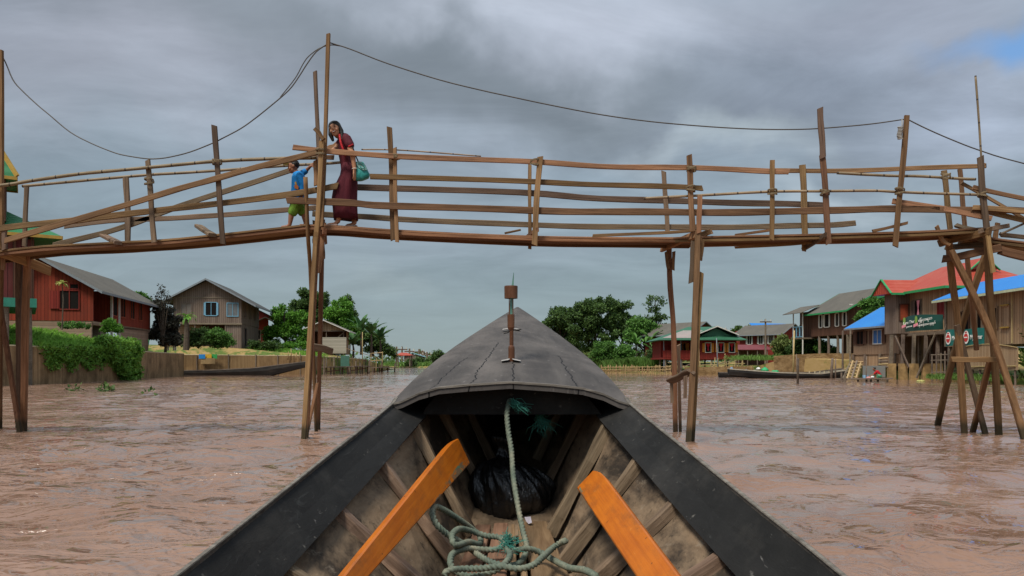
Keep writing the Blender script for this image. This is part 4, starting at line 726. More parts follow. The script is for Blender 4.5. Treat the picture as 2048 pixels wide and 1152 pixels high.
mb.build('balcony_rail',M_tblue,h.r); h.box('balcony_floor',(-3.95,5.6,3.4),(-2.8,7.4,3.52),M_post); h.stilts([(-3.9,5.7),(-3.9,7.3)],1.,6.0,.06,M_twhite); mb=MB(); mb.prism([(-4.5,5.0,5.75),(-2.6,5.0,6.5),(-2.6,8.2,6.5),(-4.5,8.2,5.75)],(0,0,.06)); mb.build('porch_roof',M_rgrey,h.r); h.box('rear_wall',(-2.8,5.6,3.5),(2.8,8,6.0),M_dbr)
h=House('blue_roofed_house','small brown house with a bright blue roof beside the red roofed house','house',(26.95,52.2),8)
h.box('wall',(0,0,1.75),(4,5.4,3.95),M_mat); h.box('lower_wall',(.06,0,.9),(3.9,5.4,1.75),M_brn); h.gable_roof(0,5.,0,5.4,3.98,5.35,M_rblue,oh=(.6,.6),og=.3,trim=M_tpale,tw=.1); h.win(('x',0),2.4,2.55,3.5,.95,frame=M_twhite,shut=M_dbr,pane=m_plain('blue_shutter',(.06,.17,.42)),open_=.9); h.win(('x',0),4.5,2.55,3.5,.8,frame=M_dbr,shut=M_dbr); h.stilts([(-.1,.3),(-.1,2),(-.1,3.8),(-.1,5.3)],.3,1.8,.09); h.stilts([(-1.0,5.2),(-1.0,4.2)],.4,3.6,.07)
h=House('red_roofed_house','tall brown board house with a red roof and green eaves standing on concrete footed stilts','house',(26.5,50),5)
zf,ze=3.13,5.8; h.box('wall',(0,-3.9,zf),(6,2,ze),M_brn); h.box('bay_wall',(-.95,0,zf-.05),(-.002,1.3,ze),M_gry); h.box('floor_slab',(-.1,-3.9,zf-.22),(6,2,zf-.002),M_post)
rf=hip(h,-.65,6.6,-4.5,2.7,ze,2.9,2.9,-2.1,.9,7.65,M_rred,M_tgreen)
mb=MB(); mb.prism([(-1.55,-.45,5.72),(-1.55,1.75,5.72),(-1.55,.65,6.72)],(4.0,0,0)); o=mb.build('bay_roof',M_rred,h.r); m=MB(); m.beam((-1.58,-.5,5.70),(-1.58,.65,6.74),.14,.05,up=(1,0,0)); m.beam((-1.58,.65,6.74),(-1.58,1.8,5.70),.14,.05,up=(1,0,0)); m.beam((-1.58,-.5,5.68),(-.6,-.5,5.68),.14,.05); m.build('fascia',M_tgreen,o)
mb=MB(); mb.prism([(2.0,-3.2,7.0),(3.8,-3.2,7.0),(2.9,-3.2,7.75)],(0,1.6,0)); o=mb.build('gablet',M_rred,h.r); m=MB(); m.beam((1.9,-3.23,6.95),(2.9,-3.23,7.79),.13,.05,up=(0,1,0)); m.beam((2.9,-3.23,7.79),(3.9,-3.23,6.95),.13,.05,up=(0,1,0)); m.build('fascia',M_tgreen,o); MB().prism([(2.25,-3.26,7.03),(3.55,-3.26,7.03),(2.9,-3.26,7.58)],(0,.05,0)).build('vent_panel',M_dbr,o)
w_=h.win(('x',0),-.85,4.15,5.2,.8,frame=M_post,pane=M_dark,bars=False); MB().bb((-.06,-.62,4.2),(-.03,-.2,5.2)).build('shutter',M_gry,w_); MB().prism([(-.10,-.95,5.2),(-.10,-1.25,5.2),(-.10,-1.13,4.65),(-.10,-1.2,4.2),(-.10,-.98,4.2),(-.10,-1.06,4.65)],(-.03,0,0)).build('curtain',M_pink,w_)
h.win(('y',0),-.4,4.0,5.0,.55,frame=M_dbr,pane=M_bsh,bars=False); h.win(('x',0),-3.3,4.0,5.1,.7,frame=M_dred,pane=m_plain('deep_red_panel',(.16,.012,.012)))
for i,px in enumerate((1783,1806,1828,1852,1876)):
    Y=50.2-i*.72; p=W(px,755,Y); mb=MB(); mb.box((p.x,Y,.5),(.50,.24,1.16)); wpart(h.r,mb.build('footing',M_conc)); mb=MB(); mb.beam((p.x-.05,Y,1.0),(p.x+.06,Y+.1,3.0),.17,.17,up=(0,1,0)); wpart(h.r,mb.build('stilt',M_post))
    mb=MB(); mb.beam((p.x+2.2,Y+.6,.8),(p.x+2.2,Y+.6,3.0),.17,.17,up=(0,1,0)); wpart(h.r,mb.build('stilt',M_post))
mb=MB(); mb.beam(W(1872,664,47.2),W(1833,756,48.2),.13,.08,up=(0,1,0)); wpart(h.r,mb.build('brace',M_post)); mb=MB(); mb.beam(W(1790,672,49.9),W(1818,735,48.9),.13,.08,up=(0,1,0)); wpart(h.r,mb.build('brace',M_post))
h.box('under_wall',(2.4,-3.8,1.),(2.5,2,3.0),M_dbr)
h=House('blue_roofed_house','brown board house with a wide blue roof behind the right bridge bent','house',(25.45,44),0)
h.box('wall',(0,-11,2.06),(6,0,4.75),M_brn); h.stilts([(.1,-.2),(.1,-2.4),(.1,-4.6),(.1,-6.8),(.1,-9),(3,-.2),(3,-4)],-.2,2.06,.1); mb=MB()
mb.prism([(-.72,-11.5,4.72),(-.72,.15,4.72),(3.05,1.9,5.98),(3.05,-11.5,5.98)],(0,0,.06)); rf=mb.build('roof',M_rblue,h.r); mb=MB(); mb.prism([(3.05,-11.5,5.98),(3.05,1.9,5.98),(6.6,.5,4.7),(6.6,-11.5,4.7)],(0,0,.06)); mb.build('roof',M_rblue,h.r); MB().beam((-.74,.15,4.69),(-.74,-11.5,4.69),.13,.04).build('fascia',m_plain('pale_green_trim',(.42,.46,.30)),rf); MB().beam((-.74,.15,4.69),(3.05,1.92,5.95),.13,.04).build('fascia',M_tgreen,rf)
MB().prism([(.02,-10.9,4.7),(.02,0,4.7),(3,0,5.8),(3,-10.9,5.8)],(.02,0,-.1)).build('ceiling',M_dbr,h.r)
h.win(('x',0),-4.55,2.95,4.0,.28,frame=M_brn,bars=False); h.win(('x',0),-3.2,2.95,3.95,.35,frame=M_brn,bars=False); h.win(('x',0),-1.9,2.8,3.95,.7,frame=M_dbr,pane=M_dark)
for y in (-5.35,): 
    w_=h.win(('x',0),y,3.0,4.0,.55,frame=M_brn,pane=M_brn,bars=False); MB().bb((-.12,y-.32,4.05),(-.05,y+.32,4.12)).build('ledge',M_yel,w_); MB().bb((-.12,y-.32,2.9),(-.05,y+.32,2.97)).build('ledge',M_yel,w_)
MB().tube([(-.12,-6.0,2.1),(-.12,-6.0,4.75)],.035,6).build('bamboo_strip',m_plain('pale_bamboo',(.42,.32,.15)),h.r); h.box('corner_post',(-.06,-.12,2.06),(-.01,.06,4.7),M_post)
# signs
def text(body,size,M,mat,parent=None,extr=.006,name='lettering',align='CENTER',sx=1.):
    cu=bpy.data.curves.new(name,'FONT'); cu.body=body; cu.size=size; cu.extrude=extr; cu.align_x=align; cu.align_y='CENTER'; cu.materials.append(mat); cu.resolution_u=3
    tmp=bpy.data.objects.new(name,cu); me=bpy.data.meshes.new_from_object(tmp); bpy.data.objects.remove(tmp); o=link(name,me,parent); o.matrix_basis=M@Matrix.Diagonal((sx,1,1,1)); return o
M_s1=NT('green_banner'); t=M_s1; tc=t.n('ShaderNodeTexCoord'); sp=t.n('ShaderNodeSeparateXYZ'); t.l(tc.outputs['Object'],sp.inputs[0]); n=t.noise(t.coords('Object',(1,1,1)),2,3); t.col(t.ramp(t.math('ADD',t.math('MULTIPLY',sp.outputs[1],.26),t.math('MULTIPLY',n,.3)),[(.0,(.008,.055,.042)),(.45,(.012,.11,.055)),(.9,(.02,.30,.075))])); t.set(.45,.4)
M_s2=m_plain('teal_banner',(.010,.135,.115),.5,.35,.15,3); M_let=m_plain('white_lettering',(.75,.75,.70),.6,.2,.05); M_emb=m_plain('red_emblem',(.50,.035,.03),.5,.3,.1,20); M_bot=m_plain('yellow_green_print',(.20,.34,.07),.5,.3,.3,12)
sg=thing('banner','curved dark green banner with white script hung below the window of the red roofed house','banner',tuple(W(1821,664,49.1)+Vector((-.35,0,0))),R(5)); Ls=3.75; Hs=1.0
rings=[]
for i in range(17):
    u=i/16; y=-Ls*u; bul=-.42*math.sin(PI*min(1,u*1.05))**.8; zt=Hs*(.92+.08*math.sin(PI*u*1.1)); rings.append([(bul,y,0),(bul-.03,y,Hs*.5),(bul,y,zt),(bul+.025,y,zt),(bul-.005,y,Hs*.5),(bul+.025,y,0)])
mb=MB(); mb.loft(rings); mb.build('cloth',M_s1.mat,sg)
def sM(y,z,x=-.48,tilt=0.,loc=None):
    M=Matrix(((0,0,-1),(-1,0,0),(0,1,0))).to_4x4()@Matrix.Rotation(tilt,4,'Z'); M.translation=Vector((x,y,z)); return M
bulge=lambda y: -.42*max(0,math.sin(PI*min(1,-y/Ls*1.05)))**.8-.055
for body,size,y,z,tl in (('Lann Thar',.28,-1.12,.56,5),('green tea',.16,-1.15,.30,5),('မြန်မာ့အရသာ',.23,-2.72,.66,4),('လန်းဆန်းသော နေ့ရက်',.19,-2.80,.36,3)): text(body,size,sM(y,z,min(bulge(y-.5),bulge(y+.5),bulge(y)),R(tl)),M_let,sg)
for y in (-.36,-1.88):
    x=min(bulge(y-.2),bulge(y+.12)); mb=MB(); mb.prism([(x,y+.10,.42),(x,y-.10,.42),(x,y-.13,.72),(x,y-.07,.92),(x,y+.07,.92),(x,y+.13,.72)],(-.02,0,0)); mb.build('printed_leaf',M_bot,sg); mb=MB(); mb.prism([(x-.025,y+.22,.22),(x-.025,y-.20,.32),(x-.025,y-.20,.50),(x-.025,y+.22,.40)],(-.015,0,0)); mb.build('printed_ribbon',M_pink,sg)
p0=W(1897,693,43.1); sg=thing('banner','teal banner with red round emblems and white Myanmar lettering on the blue roofed house','banner',(p0.x-.15,p0.y,p0.z)); Ls=3.5
mb=MB(); rings=[]
for i in range(13):
    u=i/12; rings.append([(-.03*math.sin(u*9),-Ls*u,.03*math.sin(u*7)),(-.03*math.sin(u*9),-Ls*u,.95-.10*u*.5+.02*math.sin(u*9)),(.02-.03*math.sin(u*9),-Ls*u,.95-.10*u*.5+.02*math.sin(u*9)),(.02-.03*math.sin(u*9),-Ls*u,.03*math.sin(u*7))])
mb.loft(rings); mb.build('cloth',M_s2,sg)
for y0 in (-.32,-2.0):
    text('Myanmar',.36,sM(y0-.88,.44,-.05),M_let,sg,sx=.80)
    mb=MB(); mb.prism([(-.045,y0+.25*math.cos(a),.46+.36*math.sin(a)) for a in [2*PI*i/20 for i in range(20)]],(-.012,0,0)); e=mb.build('emblem',M_let,sg); mb=MB(); mb.prism([(-.06,y0+.19*math.cos(a),.44+.23*math.sin(a)) for a in [2*PI*i/20 for i in range(20)]],(-.01,0,0)); mb.build('emblem_disc',M_emb,e); mb=MB(); mb.bb((-.078,y0-.15,.42),(-.072,y0+.15,.48)); mb.build('emblem_band',M_let,e)
    mb=MB(); mb.bb((-.066,y0-.10,.71),(-.058,y0+.10,.77)); mb.build('emblem_stripe',M_emb,e)
for k,(y,z) in enumerate(((.15,.95),(-1.8,.9),(-3.4,.86))): MB().tube([(.1,y*.98,z+.35),(0,y*.98,z)],.015,5).build('cord',M_post,sg)
# ------------------------------------------------------------------ trees and plants
D1,D2,D3=(.036,.074,.018),(.070,.135,.030),(.125,.215,.050)
ML_dark=m_leaf('dark_foliage',[D1,D2,D3,(.034,.066,.02)]); ML_mid=m_leaf('mid_foliage',[(0.039,0.104,0.019),(0.085,0.202,0.034),(0.130,0.280,0.049),(0.065,0.150,0.029)]); ML_bri=m_leaf('bright_foliage',[(0.046,0.130,0.016),(0.111,0.280,0.029),(0.169,0.351,0.042),(0.072,0.195,0.023)])
ML_olive=m_leaf('olive_foliage',[(0.061,0.088,0.024),(0.121,0.162,0.041),(0.176,0.216,0.061)]); ML_pur=m_leaf('purplish_foliage',[(0.024,0.027,0.022),(0.054,0.057,0.041),(0.074,0.068,0.051)]); ML_ban=m_leaf('banana_leaf',[(0.027,0.074,0.024),(0.054,0.142,0.041),(0.088,0.189,0.061)],.25)
ML_grass=m_leaf('long_grass',[(.14,.31,.040),(.23,.46,.065),(.31,.55,.10),(.18,.37,.05)],.45); ML_reed=m_leaf('reeds',[(.070,.150,.026),(.125,.245,.045),(.185,.31,.075)],.4); ML_yel=m_leaf('yellow_leaves',[(0.270,0.297,0.068),(0.405,0.432,0.121)],.3)
M_bark=m_wood('bark',(.05,.036,.026),(.13,.10,.075),(2,14,14),1.5,.95,.2)
def leaf_mesh(centers,rad,n,size,flat=.65,droop=.2):
    """n small folded leaves spread through clumps at centers (radius rad each)"""
    c=np.asarray(centers); r=np.asarray(rad); w=r**2; k=rng.choice(len(c),n,p=w/w.sum()); d=rng.normal(size=(n,3)); d/=np.linalg.norm(d,axis=1)[:,None]
    rr=rng.random(n)**.45; p=c[k]+d*(rr*r[k])[:,None]*np.array([1,1,flat]); 
    ax=d*.6+rng.normal(size=(n,3))*.7; ax[:,2]-=droop; ax/=np.linalg.norm(ax,axis=1)[:,None]
    up=rng.normal(size=(n,3))*.55+np.array([0,-.15,1.]); sd=np.cross(ax,up); sd/=np.linalg.norm(sd,axis=1)[:,None]; nn=np.cross(sd,ax)
    s=size*(.6+.8*rng.random(n))[:,None]; a=p; b=p+ax*s*.5+sd*s*.30-nn*s*.06; cc=p+ax*s; e=p+ax*s*.5-sd*s*.30-nn*s*.06
    v=np.stack([a,b,cc,e],1).reshape(-1,3); f=np.arange(4*n).reshape(-1,4)
    return v,f
def np_mesh(name,v,f,mat,parent=None):
    me=bpy.data.meshes.new(name); n=len(f); me.vertices.add(len(v)); me.vertices.foreach_set('co',np.asarray(v,dtype=np.float32).ravel()); q=f.shape[1]
    me.loops.add(n*q); me.loops.foreach_set('vertex_index',f.astype(np.int32).ravel()); me.polygons.add(n); me.polygons.foreach_set('loop_start',np.arange(0,n*q,q,dtype=np.int32)); me.polygons.foreach_set('loop_total',np.full(n,q,dtype=np.int32)); me.update(calc_edges=True); me.validate(); me.materials.append(mat)
    return link(name,me,parent)
def tree(name,label,cat,Y,base,ells,mat,n=5000,size=.34,clump=.34,group=None,trunk=.22,dense=1.,depth=.8,crown='crown'):
    bx,by=base; root=thing(name,label,cat,(X(bx,Y),Y,Z(by,Y)),0,group); o=root.location; cs=[];rs=[]
    A=[rx*ry for _,_,rx,ry in ells]
    for (cx,cy,rx,ry),ar in zip(ells,A):
        c=W(cx,cy,Y)-o; RX,RZ=rx*Y/F,ry*Y/F; m=max(8,int(60*dense*(ar/sum(A))+6))
        for i in range(m):
            d=rng.normal(size=3); d/=np.linalg.norm(d); q=(.25+.75*rng.random()**.5)*.80; cr=clump*min(RX,RZ)*(.7+.7*rng.random())
            cs.append((c.x+d[0]*q*RX,c.y+d[1]*q*RX*depth,c.z+d[2]*q*RZ)); rs.append(cr)
    v,f=leaf_mesh(cs,rs,int(n*2.4),size*.82); np_mesh(crown,v,f,mat,root)
    if trunk:
        top=W(ells[0][0],ells[0][1],Y)-o; mb=MB(); mb.tube(spline([(0,0,-.6),Vector((top.x*.2+.1,0,top.z*.35)),Vector((top.x*.7,.1,top.z*.8)),top],3),[trunk*(1-.7*i/9) for i in range(10)],8)
        for i in rng.choice(len(cs),min(9,len(cs)),replace=False):
            e=Vector(cs[i]); s=Vector((top.x*.4,0,max(.3,min(e.z,top.z)*.5))); mb.tube([s,s.lerp(e,.5)+Vector((0,0,.15)),e],[trunk*.42,trunk*.28,trunk*.1],6)
        mb.build('trunk',M_bark,root)
    return root
def bush(label,Y,base,ells,mat,n=1600,size=.17,group=None,name='bush',**k): return tree(name,label,'bush',Y,base,ells+[(e[0],base[1]-e[3]*.42,e[2]*1.05,e[3]*.6) for e in ells],mat,n,size,.42,group,trunk=0,crown='foliage',**k)
GR='trees on the right bank'
tree('broadleaf_tree','wide dark tree with rounded crown, next to the bow tip on the right bank','tree',112,(1125,715),[(1118,648,48,42),(1095,665,34,34),(1140,622,30,24),(1135,680,50,30),(1125,705,46,22),(1152,694,52,28)],ML_dark,7500,.42,.30,GR)
tree('broadleaf_tree','tallest dark green tree of the right bank grove, its crown highest','tree',106,(1190,715),[(1190,628,50,40),(1165,650,45,40),(1205,605,34,20),(1200,670,50,32),(1195,705,46,22)],ML_dark,9000,.40,.28,GR)
tree('broadleaf_tree','dark tree at the right shoulder of the grove beside the umbrella shaped tree','tree',109,(1245,715),[(1240,632,34,36),(1225,606,22,18),(1250,670,36,32),(1262,650,22,26),(1250,705,46,22)],ML_dark,6500,.40,.30,GR)
tree('leafy_tree','lighter green leafy tree in front of the grove, left of the bridge leg','tree',98,(1290,725),[(1283,655,30,26),(1310,668,24,26),(1265,672,24,20)],ML_mid,4200,.36,.34,GR)
r=tree('umbrella_tree','slender tree with open flat tiered crown rising above the grove','tree',101,(1314,720),[(1310,597,26,6),(1298,607,16,5),(1325,606,12,5),(1308,618,14,7),(1316,634,20,8),(1300,640,16,8),(1322,655,15,10)],ML_dark,1000,.34,.7,GR,.16)
bush('pale green bush at the foot of the dark grove',93,(1207,722),[(1207,697,26,17),(1195,706,20,12)],ML_mid,2200,.26,'bushes on the right bank')
bush('rounded bush under the banana plant on the right bank',92,(1250,724),[(1250,702,24,17),(1238,710,18,10)],ML_mid,2000,.26,'bushes on the right bank')
bush('dark bush against the veranda of the crimson stilt house',88,(1318,742),[(1316,712,24,24),(1330,725,15,18)],ML_dark,2200,.25,'bushes on the right bank')
bush('low yellowish bush at the right foot of the foredeck',97,(1176,735),[(1170,715,18,13),(1188,722,14,10)],ML_olive,1500,.26,'bushes on the right bank')
tree('leafy_tree','dark bushy tree by the white pole behind the moored boat','tree',74,(1608,728),[(1608,690,32,30),(1625,705,26,22),(1595,705,22,20)],ML_dark,5000,.25,.34,'trees near the utility pole')
tree('leafy_tree','olive bushy tree with a visible forked trunk beside the maroon lean-to','tree',76,(1572,735),[(1566,688,24,20),(1556,703,16,14),(1580,700,18,16)],ML_olive,3200,.25,.36,'trees near the utility pole',.14)
tree('leafy_tree','brighter low tree below the light blue balcony','tree',70,(1655,730),[(1655,705,24,20),(1645,692,14,12),(1668,715,16,14)],ML_mid,2800,.24,.38,'trees near the utility pole',.1)
tree('leafy_tree','mid green tree in the gap between the brown stilt house and red roofed house','tree',62,(1745,690),[(1745,618,28,28),(1728,634,22,22),(1760,600,20,18),(1745,655,26,26)],ML_mid,5000,.24,.34,None,.2)
for px,py,rx,ry,Y,l in ((1475,661,14,9,130,'feathery far tree just right of the crimson stilt house roof'),(1505,660,17,9,128,'far tree left of the utility pole, half behind the red house'),(1608,655,11,9,120,'far tree tip behind the blue roof, left of the dark brown stilt house'),(1384,657,14,8,128,'far tree tip above the grey roof behind the right bridge leg')):
    tree('far_tree',l,'tree',Y,(px,715),[(px,py,rx,ry),(px+4,py+10,rx*1.1,ry*1.2)],ML_dark,1300,.42,.4,'far trees behind the right bank houses',.15)
tree('leafy_tree','large dark round tree behind the tall mast legs on the left bank','tree',116,(618,700),[(612,603,38,28),(640,598,24,22),(590,620,20,20),(650,615,16,16),(618,635,36,30)],ML_dark,7000,.42,.30,'trees on the left bank')
tree('leafy_tree','bright green bushy tree right of the grey boarded house','tree',84,(570,700),[(572,645,40,34),(590,672,36,26),(548,672,28,26),(600,640,22,22),(560,625,20,18)],ML_bri,8000,.30,.30,'trees on the left bank')
tree('leafy_tree','bright green tree right of the mast legs above the open shed','tree',101,(680,690),[(678,622,32,30),(665,645,26,22),(695,650,26,26),(690,605,16,14),(700,670,22,20)],ML_bri,7000,.34,.30,'trees on the left bank')
tree('conifer_tip_tree','dark pointed tree top poking up right of the bright green tree','tree',106,(699,700),[(699,612,8,22),(696,600,6,14),(704,640,12,26)],ML_dark,1600,.34,.5,'trees on the left bank',.12)
tree('leafy_tree','dark low tree behind the banana plants on the left bank','tree',106,(745,705),[(740,680,34,24),(715,672,22,22),(770,697,24,15),(785,705,14,10)],ML_dark,5000,.36,.34,'trees on the left bank')
tree('purple_leaved_tree','dark purplish bushy tree between the red house and grey house','tree',64,(330,700),[(328,645,30,40),(315,620,20,22),(345,640,20,36),(340,675,30,24),(312,672,20,22)],ML_pur,7000,.24,.30,None,.14)
mb=MB()
tw=thing('bare_shrub','thin twiggy shrub with dark leaf tufts rising against the sky beside the grey house','shrub',(X(326,63),63,Z(690,63))); cs=[];rs=[]
for (x,y) in ((322,572),(316,590),(330,585),(308,598),(338,596),(325,604),(318,610)):
    p=W(x,y,63)-tw.location; mb.tube([Vector((0,0,0)),Vector((p.x*.5,0,p.z*.55)),p],[.05,.035,.012],5); 
    for q in range(3): cs.append(tuple(p.lerp(Vector((p.x*.6,0,p.z*.75)),q*.3))); rs.append(.30-.04*q)
mb.build('stem',M_bark,tw); v,f=leaf_mesh(cs,rs,420,.2); np_mesh('foliage',v,f,ML_pur,tw)
tree('leafy_tree','green tree crown showing behind the red house roof','tree',84,(280,660),[(278,594,22,11),(262,590,14,8),(295,600,12,8)],ML_mid,1800,.3,.4,'trees on the left bank')
bush('dark rounded bush in front of the left corner of the grey house',69,(398,694),[(395,672,28,20),(380,680,20,14)],ML_dark,2600,.2,'bushes before the grey house')
bush('dark bush below the red opening of the grey house',69.5,(440,694),[(438,674,28,20),(455,682,18,12)],ML_mid,2600,.2,'bushes before the grey house')
bush('low bush right of the grey house wall',76,(520,696),[(515,688,26,9),(545,690,22,9)],ML_dark,1600,.2,'bushes before the grey house')
bush('bright green bush beside the grey sheet and shed',82,(600,698),[(575,690,26,8),(605,690,18,8)],ML_bri,1400,.2,'bushes before the grey house')
def frond_plant(name,label,cat,x,Y,zb,zt,n,ln,wd,mat,trunk=.12,spread=1.,group=None,tilt=(.2,1.2)):
    root=thing(name,label,cat,(x,Y,zb),0,group); h=zt-zb; o=MB().tube([(0,0,-.3),(.08,0,h*.6),(0,0,h)],[trunk*1.2,trunk,trunk*.7],8).build('trunk',M_bark,root); vs=[];fs=[]
    mb=MB()
    for i in range(n):
        az=2*PI*(i+random.random()*.7)/n; el=random.uniform(*tilt); L=ln*random.uniform(.7,1.1); k=7; c=Vector((math.cos(az),math.sin(az),0)); sdv=Vector((-math.sin(az),math.cos(az),0)); rows_=[]
        p=Vector((0,0,h)); a=el
        for j in range(k+1):
            u=j/k; wv=wd*math.sin(PI*min(1,.08+u*.92))**.6*(1-.15*random.random()); rows_.append([p+sdv*wv,p-Vector((0,0,wv*.25)),p-sdv*wv]); p=p+(c*math.cos(a)+Vector((0,0,math.sin(a))))*(L/k); a-=random.uniform(.16,.30)*spread
        for j in range(k):
            for s in (0,1):
                if random.random()<.10: continue
                mb.add([rows_[j][s],rows_[j][s+1],rows_[j+1][s+1],rows_[j+1][s]],[(0,1,2,3)])
    mb.build('leaves',mat,root); return root
for px,pt,pb,Y,l in ((722,662,705,97,'tall banana plant nearest the bright tree on the left bank'),(742,668,708,99,'banana plant in the middle of the left bank clump'),(760,680,712,101,'banana plant at the river end of the left bank clump'),(706,690,712,95,'short banana plant at the foot of the bright tree')):
    frond_plant('banana_plant',l,'banana plant',X(px,Y),Y,Z(pb,Y),Z(pt,Y),14,2.7,.36,ML_ban,.13,.62,'banana plants on the left bank',(.55,1.5))
for px,pt,pb,Y,l in ((1272,690,722,94,'pale green banana plant left of the bridge leg on the right bank'),(1300,683,724,95,'larger banana plant with arching leaves close to the crimson stilt house'),(1246,703,725,95,'small banana plant in front of the lighter leafy tree')):
    frond_plant('banana_plant',l,'banana plant',X(px,Y),Y,Z(pb,Y),Z(pt,Y),14,3.2,.27,ML_mid,.12,1.,'banana plants on the right bank',(.3,1.35))
frond_plant('young_palm','young palm with bright leaf head and ragged trunk before the grey house','palm',X(372,68),68,Z(694,68),Z(636,68),16,1.35,.13,ML_bri,.24,1.25,None,(.1,1.3))
frond_plant('potted_sapling','thin sapling with a few yellow green leaves in front of the red house window','sapling',X(124,46),46,Z(650,46),Z(566,46),12,.55,.10,ML_yel,.035,1.,None,(-.2,1.2))
# grass and reeds: nobody could count the blades
def blades(name,pts,n,h,w,mat,lean=.35,kind='stuff',droop=.0):
    P=np.asarray(pts); k=rng.integers(0,len(P),n); c=P[k,:3]+rng.normal(size=(n,3))*P[k,3:4]*np.array([1,1,.15]); az=rng.random(n)*2*PI; hh=h*P[k,4]*(.5+.7*rng.random(n)); ln=lean*np.clip(rng.normal(size=(n,2)),-1.4,1.4)
    sx=np.stack([np.cos(az),np.sin(az),np.zeros(n)],1)*w*(.6+.8*rng.random(n))[:,None]; up=np.stack([ln[:,0]*hh,ln[:,1]*hh-droop*hh,hh*(1-1.6*droop)],1)
    m=c+up*.55; tip=c+up+np.stack([ln[:,0]*hh*.7,ln[:,1]*hh*.7-droop*hh*.6,-.22*hh-droop*hh],1)
    v=np.stack([c-sx,c+sx,m+sx*.8,tip,m-sx*.8],1).reshape(-1,3); f=np.arange(5*n).reshape(-1,5)
    return tag(np_mesh(name,v,f,mat),kind=kind)
ML_grass2=m_leaf('trailing_leaves',[(.08,.19,.030),(.16,.34,.052),(.25,.46,.085),(.12,.26,.04)],.4)
pts=[]
for i in range(520):
    y=random.uniform(38.5,50); xl=interp(y,[37,41,44,48,51],[-24.4,-24.5,-24.8,-25.2,-25.8]); d=random.uniform(.1,6.5); k=interp(d,[0,1.5,3,6],[0,.2,.45,.8])*1.55; pts.append((xl-d,y,1.85+k-.05,.35,1.0 if d>1 else .8))
blades('bank_grass',pts,24000,.50,.015,ML_grass,.30)
v,f=leaf_mesh([(p[0],p[1],p[2]+.12) for p in pts],[.42]*len(pts),24000,.15,.5,-.3); tag(np_mesh('bank_weeds',v,f,ML_grass),kind='stuff')
pts=[]
for i in range(420):      # the long growth spilling over the wall into the river
    y=random.uniform(45.5,50.6); xl=interp(y,[44,48,51,56],[-24.8,-25.2,-25.8,-27.2]); f_=random.random()**.75*min(1,(y-44.6)/3.5); pts.append((xl+.10+.5*f_*random.random(),y+random.uniform(-.3,.3),2.7-2.5*f_,.20,1.1))
for i in range(300):
    y=random.uniform(39,48); xl=interp(y,[37,41,44,48,51],[-24.4,-24.5,-24.8,-25.2,-25.8]); f_=random.random()**1.2; pts.append((xl+.08,y,2.0-1.3*f_*(.4+.6*abs(math.sin(y*1.7))),.16,.8))
blades('hanging_growth',pts,12000,.42,.014,ML_grass,.40,droop=.22)
v,f=leaf_mesh([(p[0]+.05,p[1],p[2]) for p in pts],[.36 if i<420 else .22 for i in range(len(pts))],20000,.15,.8,.5); tag(np_mesh('trailing_weeds',v,f,ML_grass2),kind='stuff')
bush('leafy weeds with pale tips growing in the long grass below the red house veranda',48.6,(222,662),[(222,648,18,12),(210,656,14,9),(236,657,16,9)],ML_bri,1200,.13,None)
bush('leafy dark weeds in the long grass under the red house window',47.2,(150,655),[(150,649,22,8),(128,651,14,7),(170,652,12,6)],ML_mid,1100,.12,None)
bush('ragged low weed clump on the wall top at the end of the long grass',50.5,(268,705),[(268,690,14,12),(280,705,10,12)],ML_bri,900,.12,None)
pts=[(random.uniform(-48,-29.5),random.uniform(66,86),0,.5,.6) for i in range(10)]
pts=[]
for i in range(300):
    px=random.uniform(505,640); Y=random.uniform(76,84); pts.append((X(px,Y),Y,interp(-19.4-X(px,Y),[0,3,6,10,18],[1.7,2.15,2.5,2.8,3.0])-.02,.5,random.uniform(.4,.9)))
for i in range(120):
    px=random.uniform(380,520); Y=random.uniform(77,82); pts.append((X(px,Y),Y,interp(-19.4-X(px,Y),[0,3,6,10,18],[1.7,2.15,2.5,2.8,3.0])-.02,.4,.35))
blades('lawn_grass',pts,12000,.50,.016,ML_grass)
pts=[]
for i in range(420):
    t_=random.random(); y=87+t_*12; xr=interp(y,[87,97,112],[12.3,9.2,9]); d=random.uniform(.3,5); pts.append((xr+d,y,.35+.25*d*.4,.4,.9))
blades('bank_reeds',pts,22000,1.5,.022,ML_reed,.22)
pts=[(26.0+random.uniform(-.3,.9),36.6+random.uniform(-.4,.8),random.uniform(.2,3.0),.25,1) for i in range(90)]
blades('tall_waterside_reeds',pts,5000,.9,.016,ML_reed,.35,droop=.1)
pts=[(random.uniform(23.8,25.2),random.uniform(37.8,43),.25,.25,.6) for i in range(60)]; blades('waterside_weeds',pts,2600,.5,.015,ML_reed,.4)
pts=[]
for i in range(160):
    px=random.uniform(1470,1720); Y=random.uniform(69,76); pts.append((X(px,Y),Y,1.55,.5,.6))
blades('yard_grass',pts,7000,.6,.016,ML_reed,.35)
# floating water plants
for (px,py,l) in ((210,783,'largest clump of floating green water plants near the left bank'),(150,782,'small dark tuft of floating plants nearer the left edge'),(300,790,'thin floating plant stems with two upright leaves')):
    p=G(px,py); v,f=leaf_mesh([(0,0,.05)],[.28],{210:90,150:40,300:14}[px],.15,.7,-.6); o=np_mesh('water_plant',v,f,ML_dark); o.location=p; tag(o,l,'water plant','floating water plants')
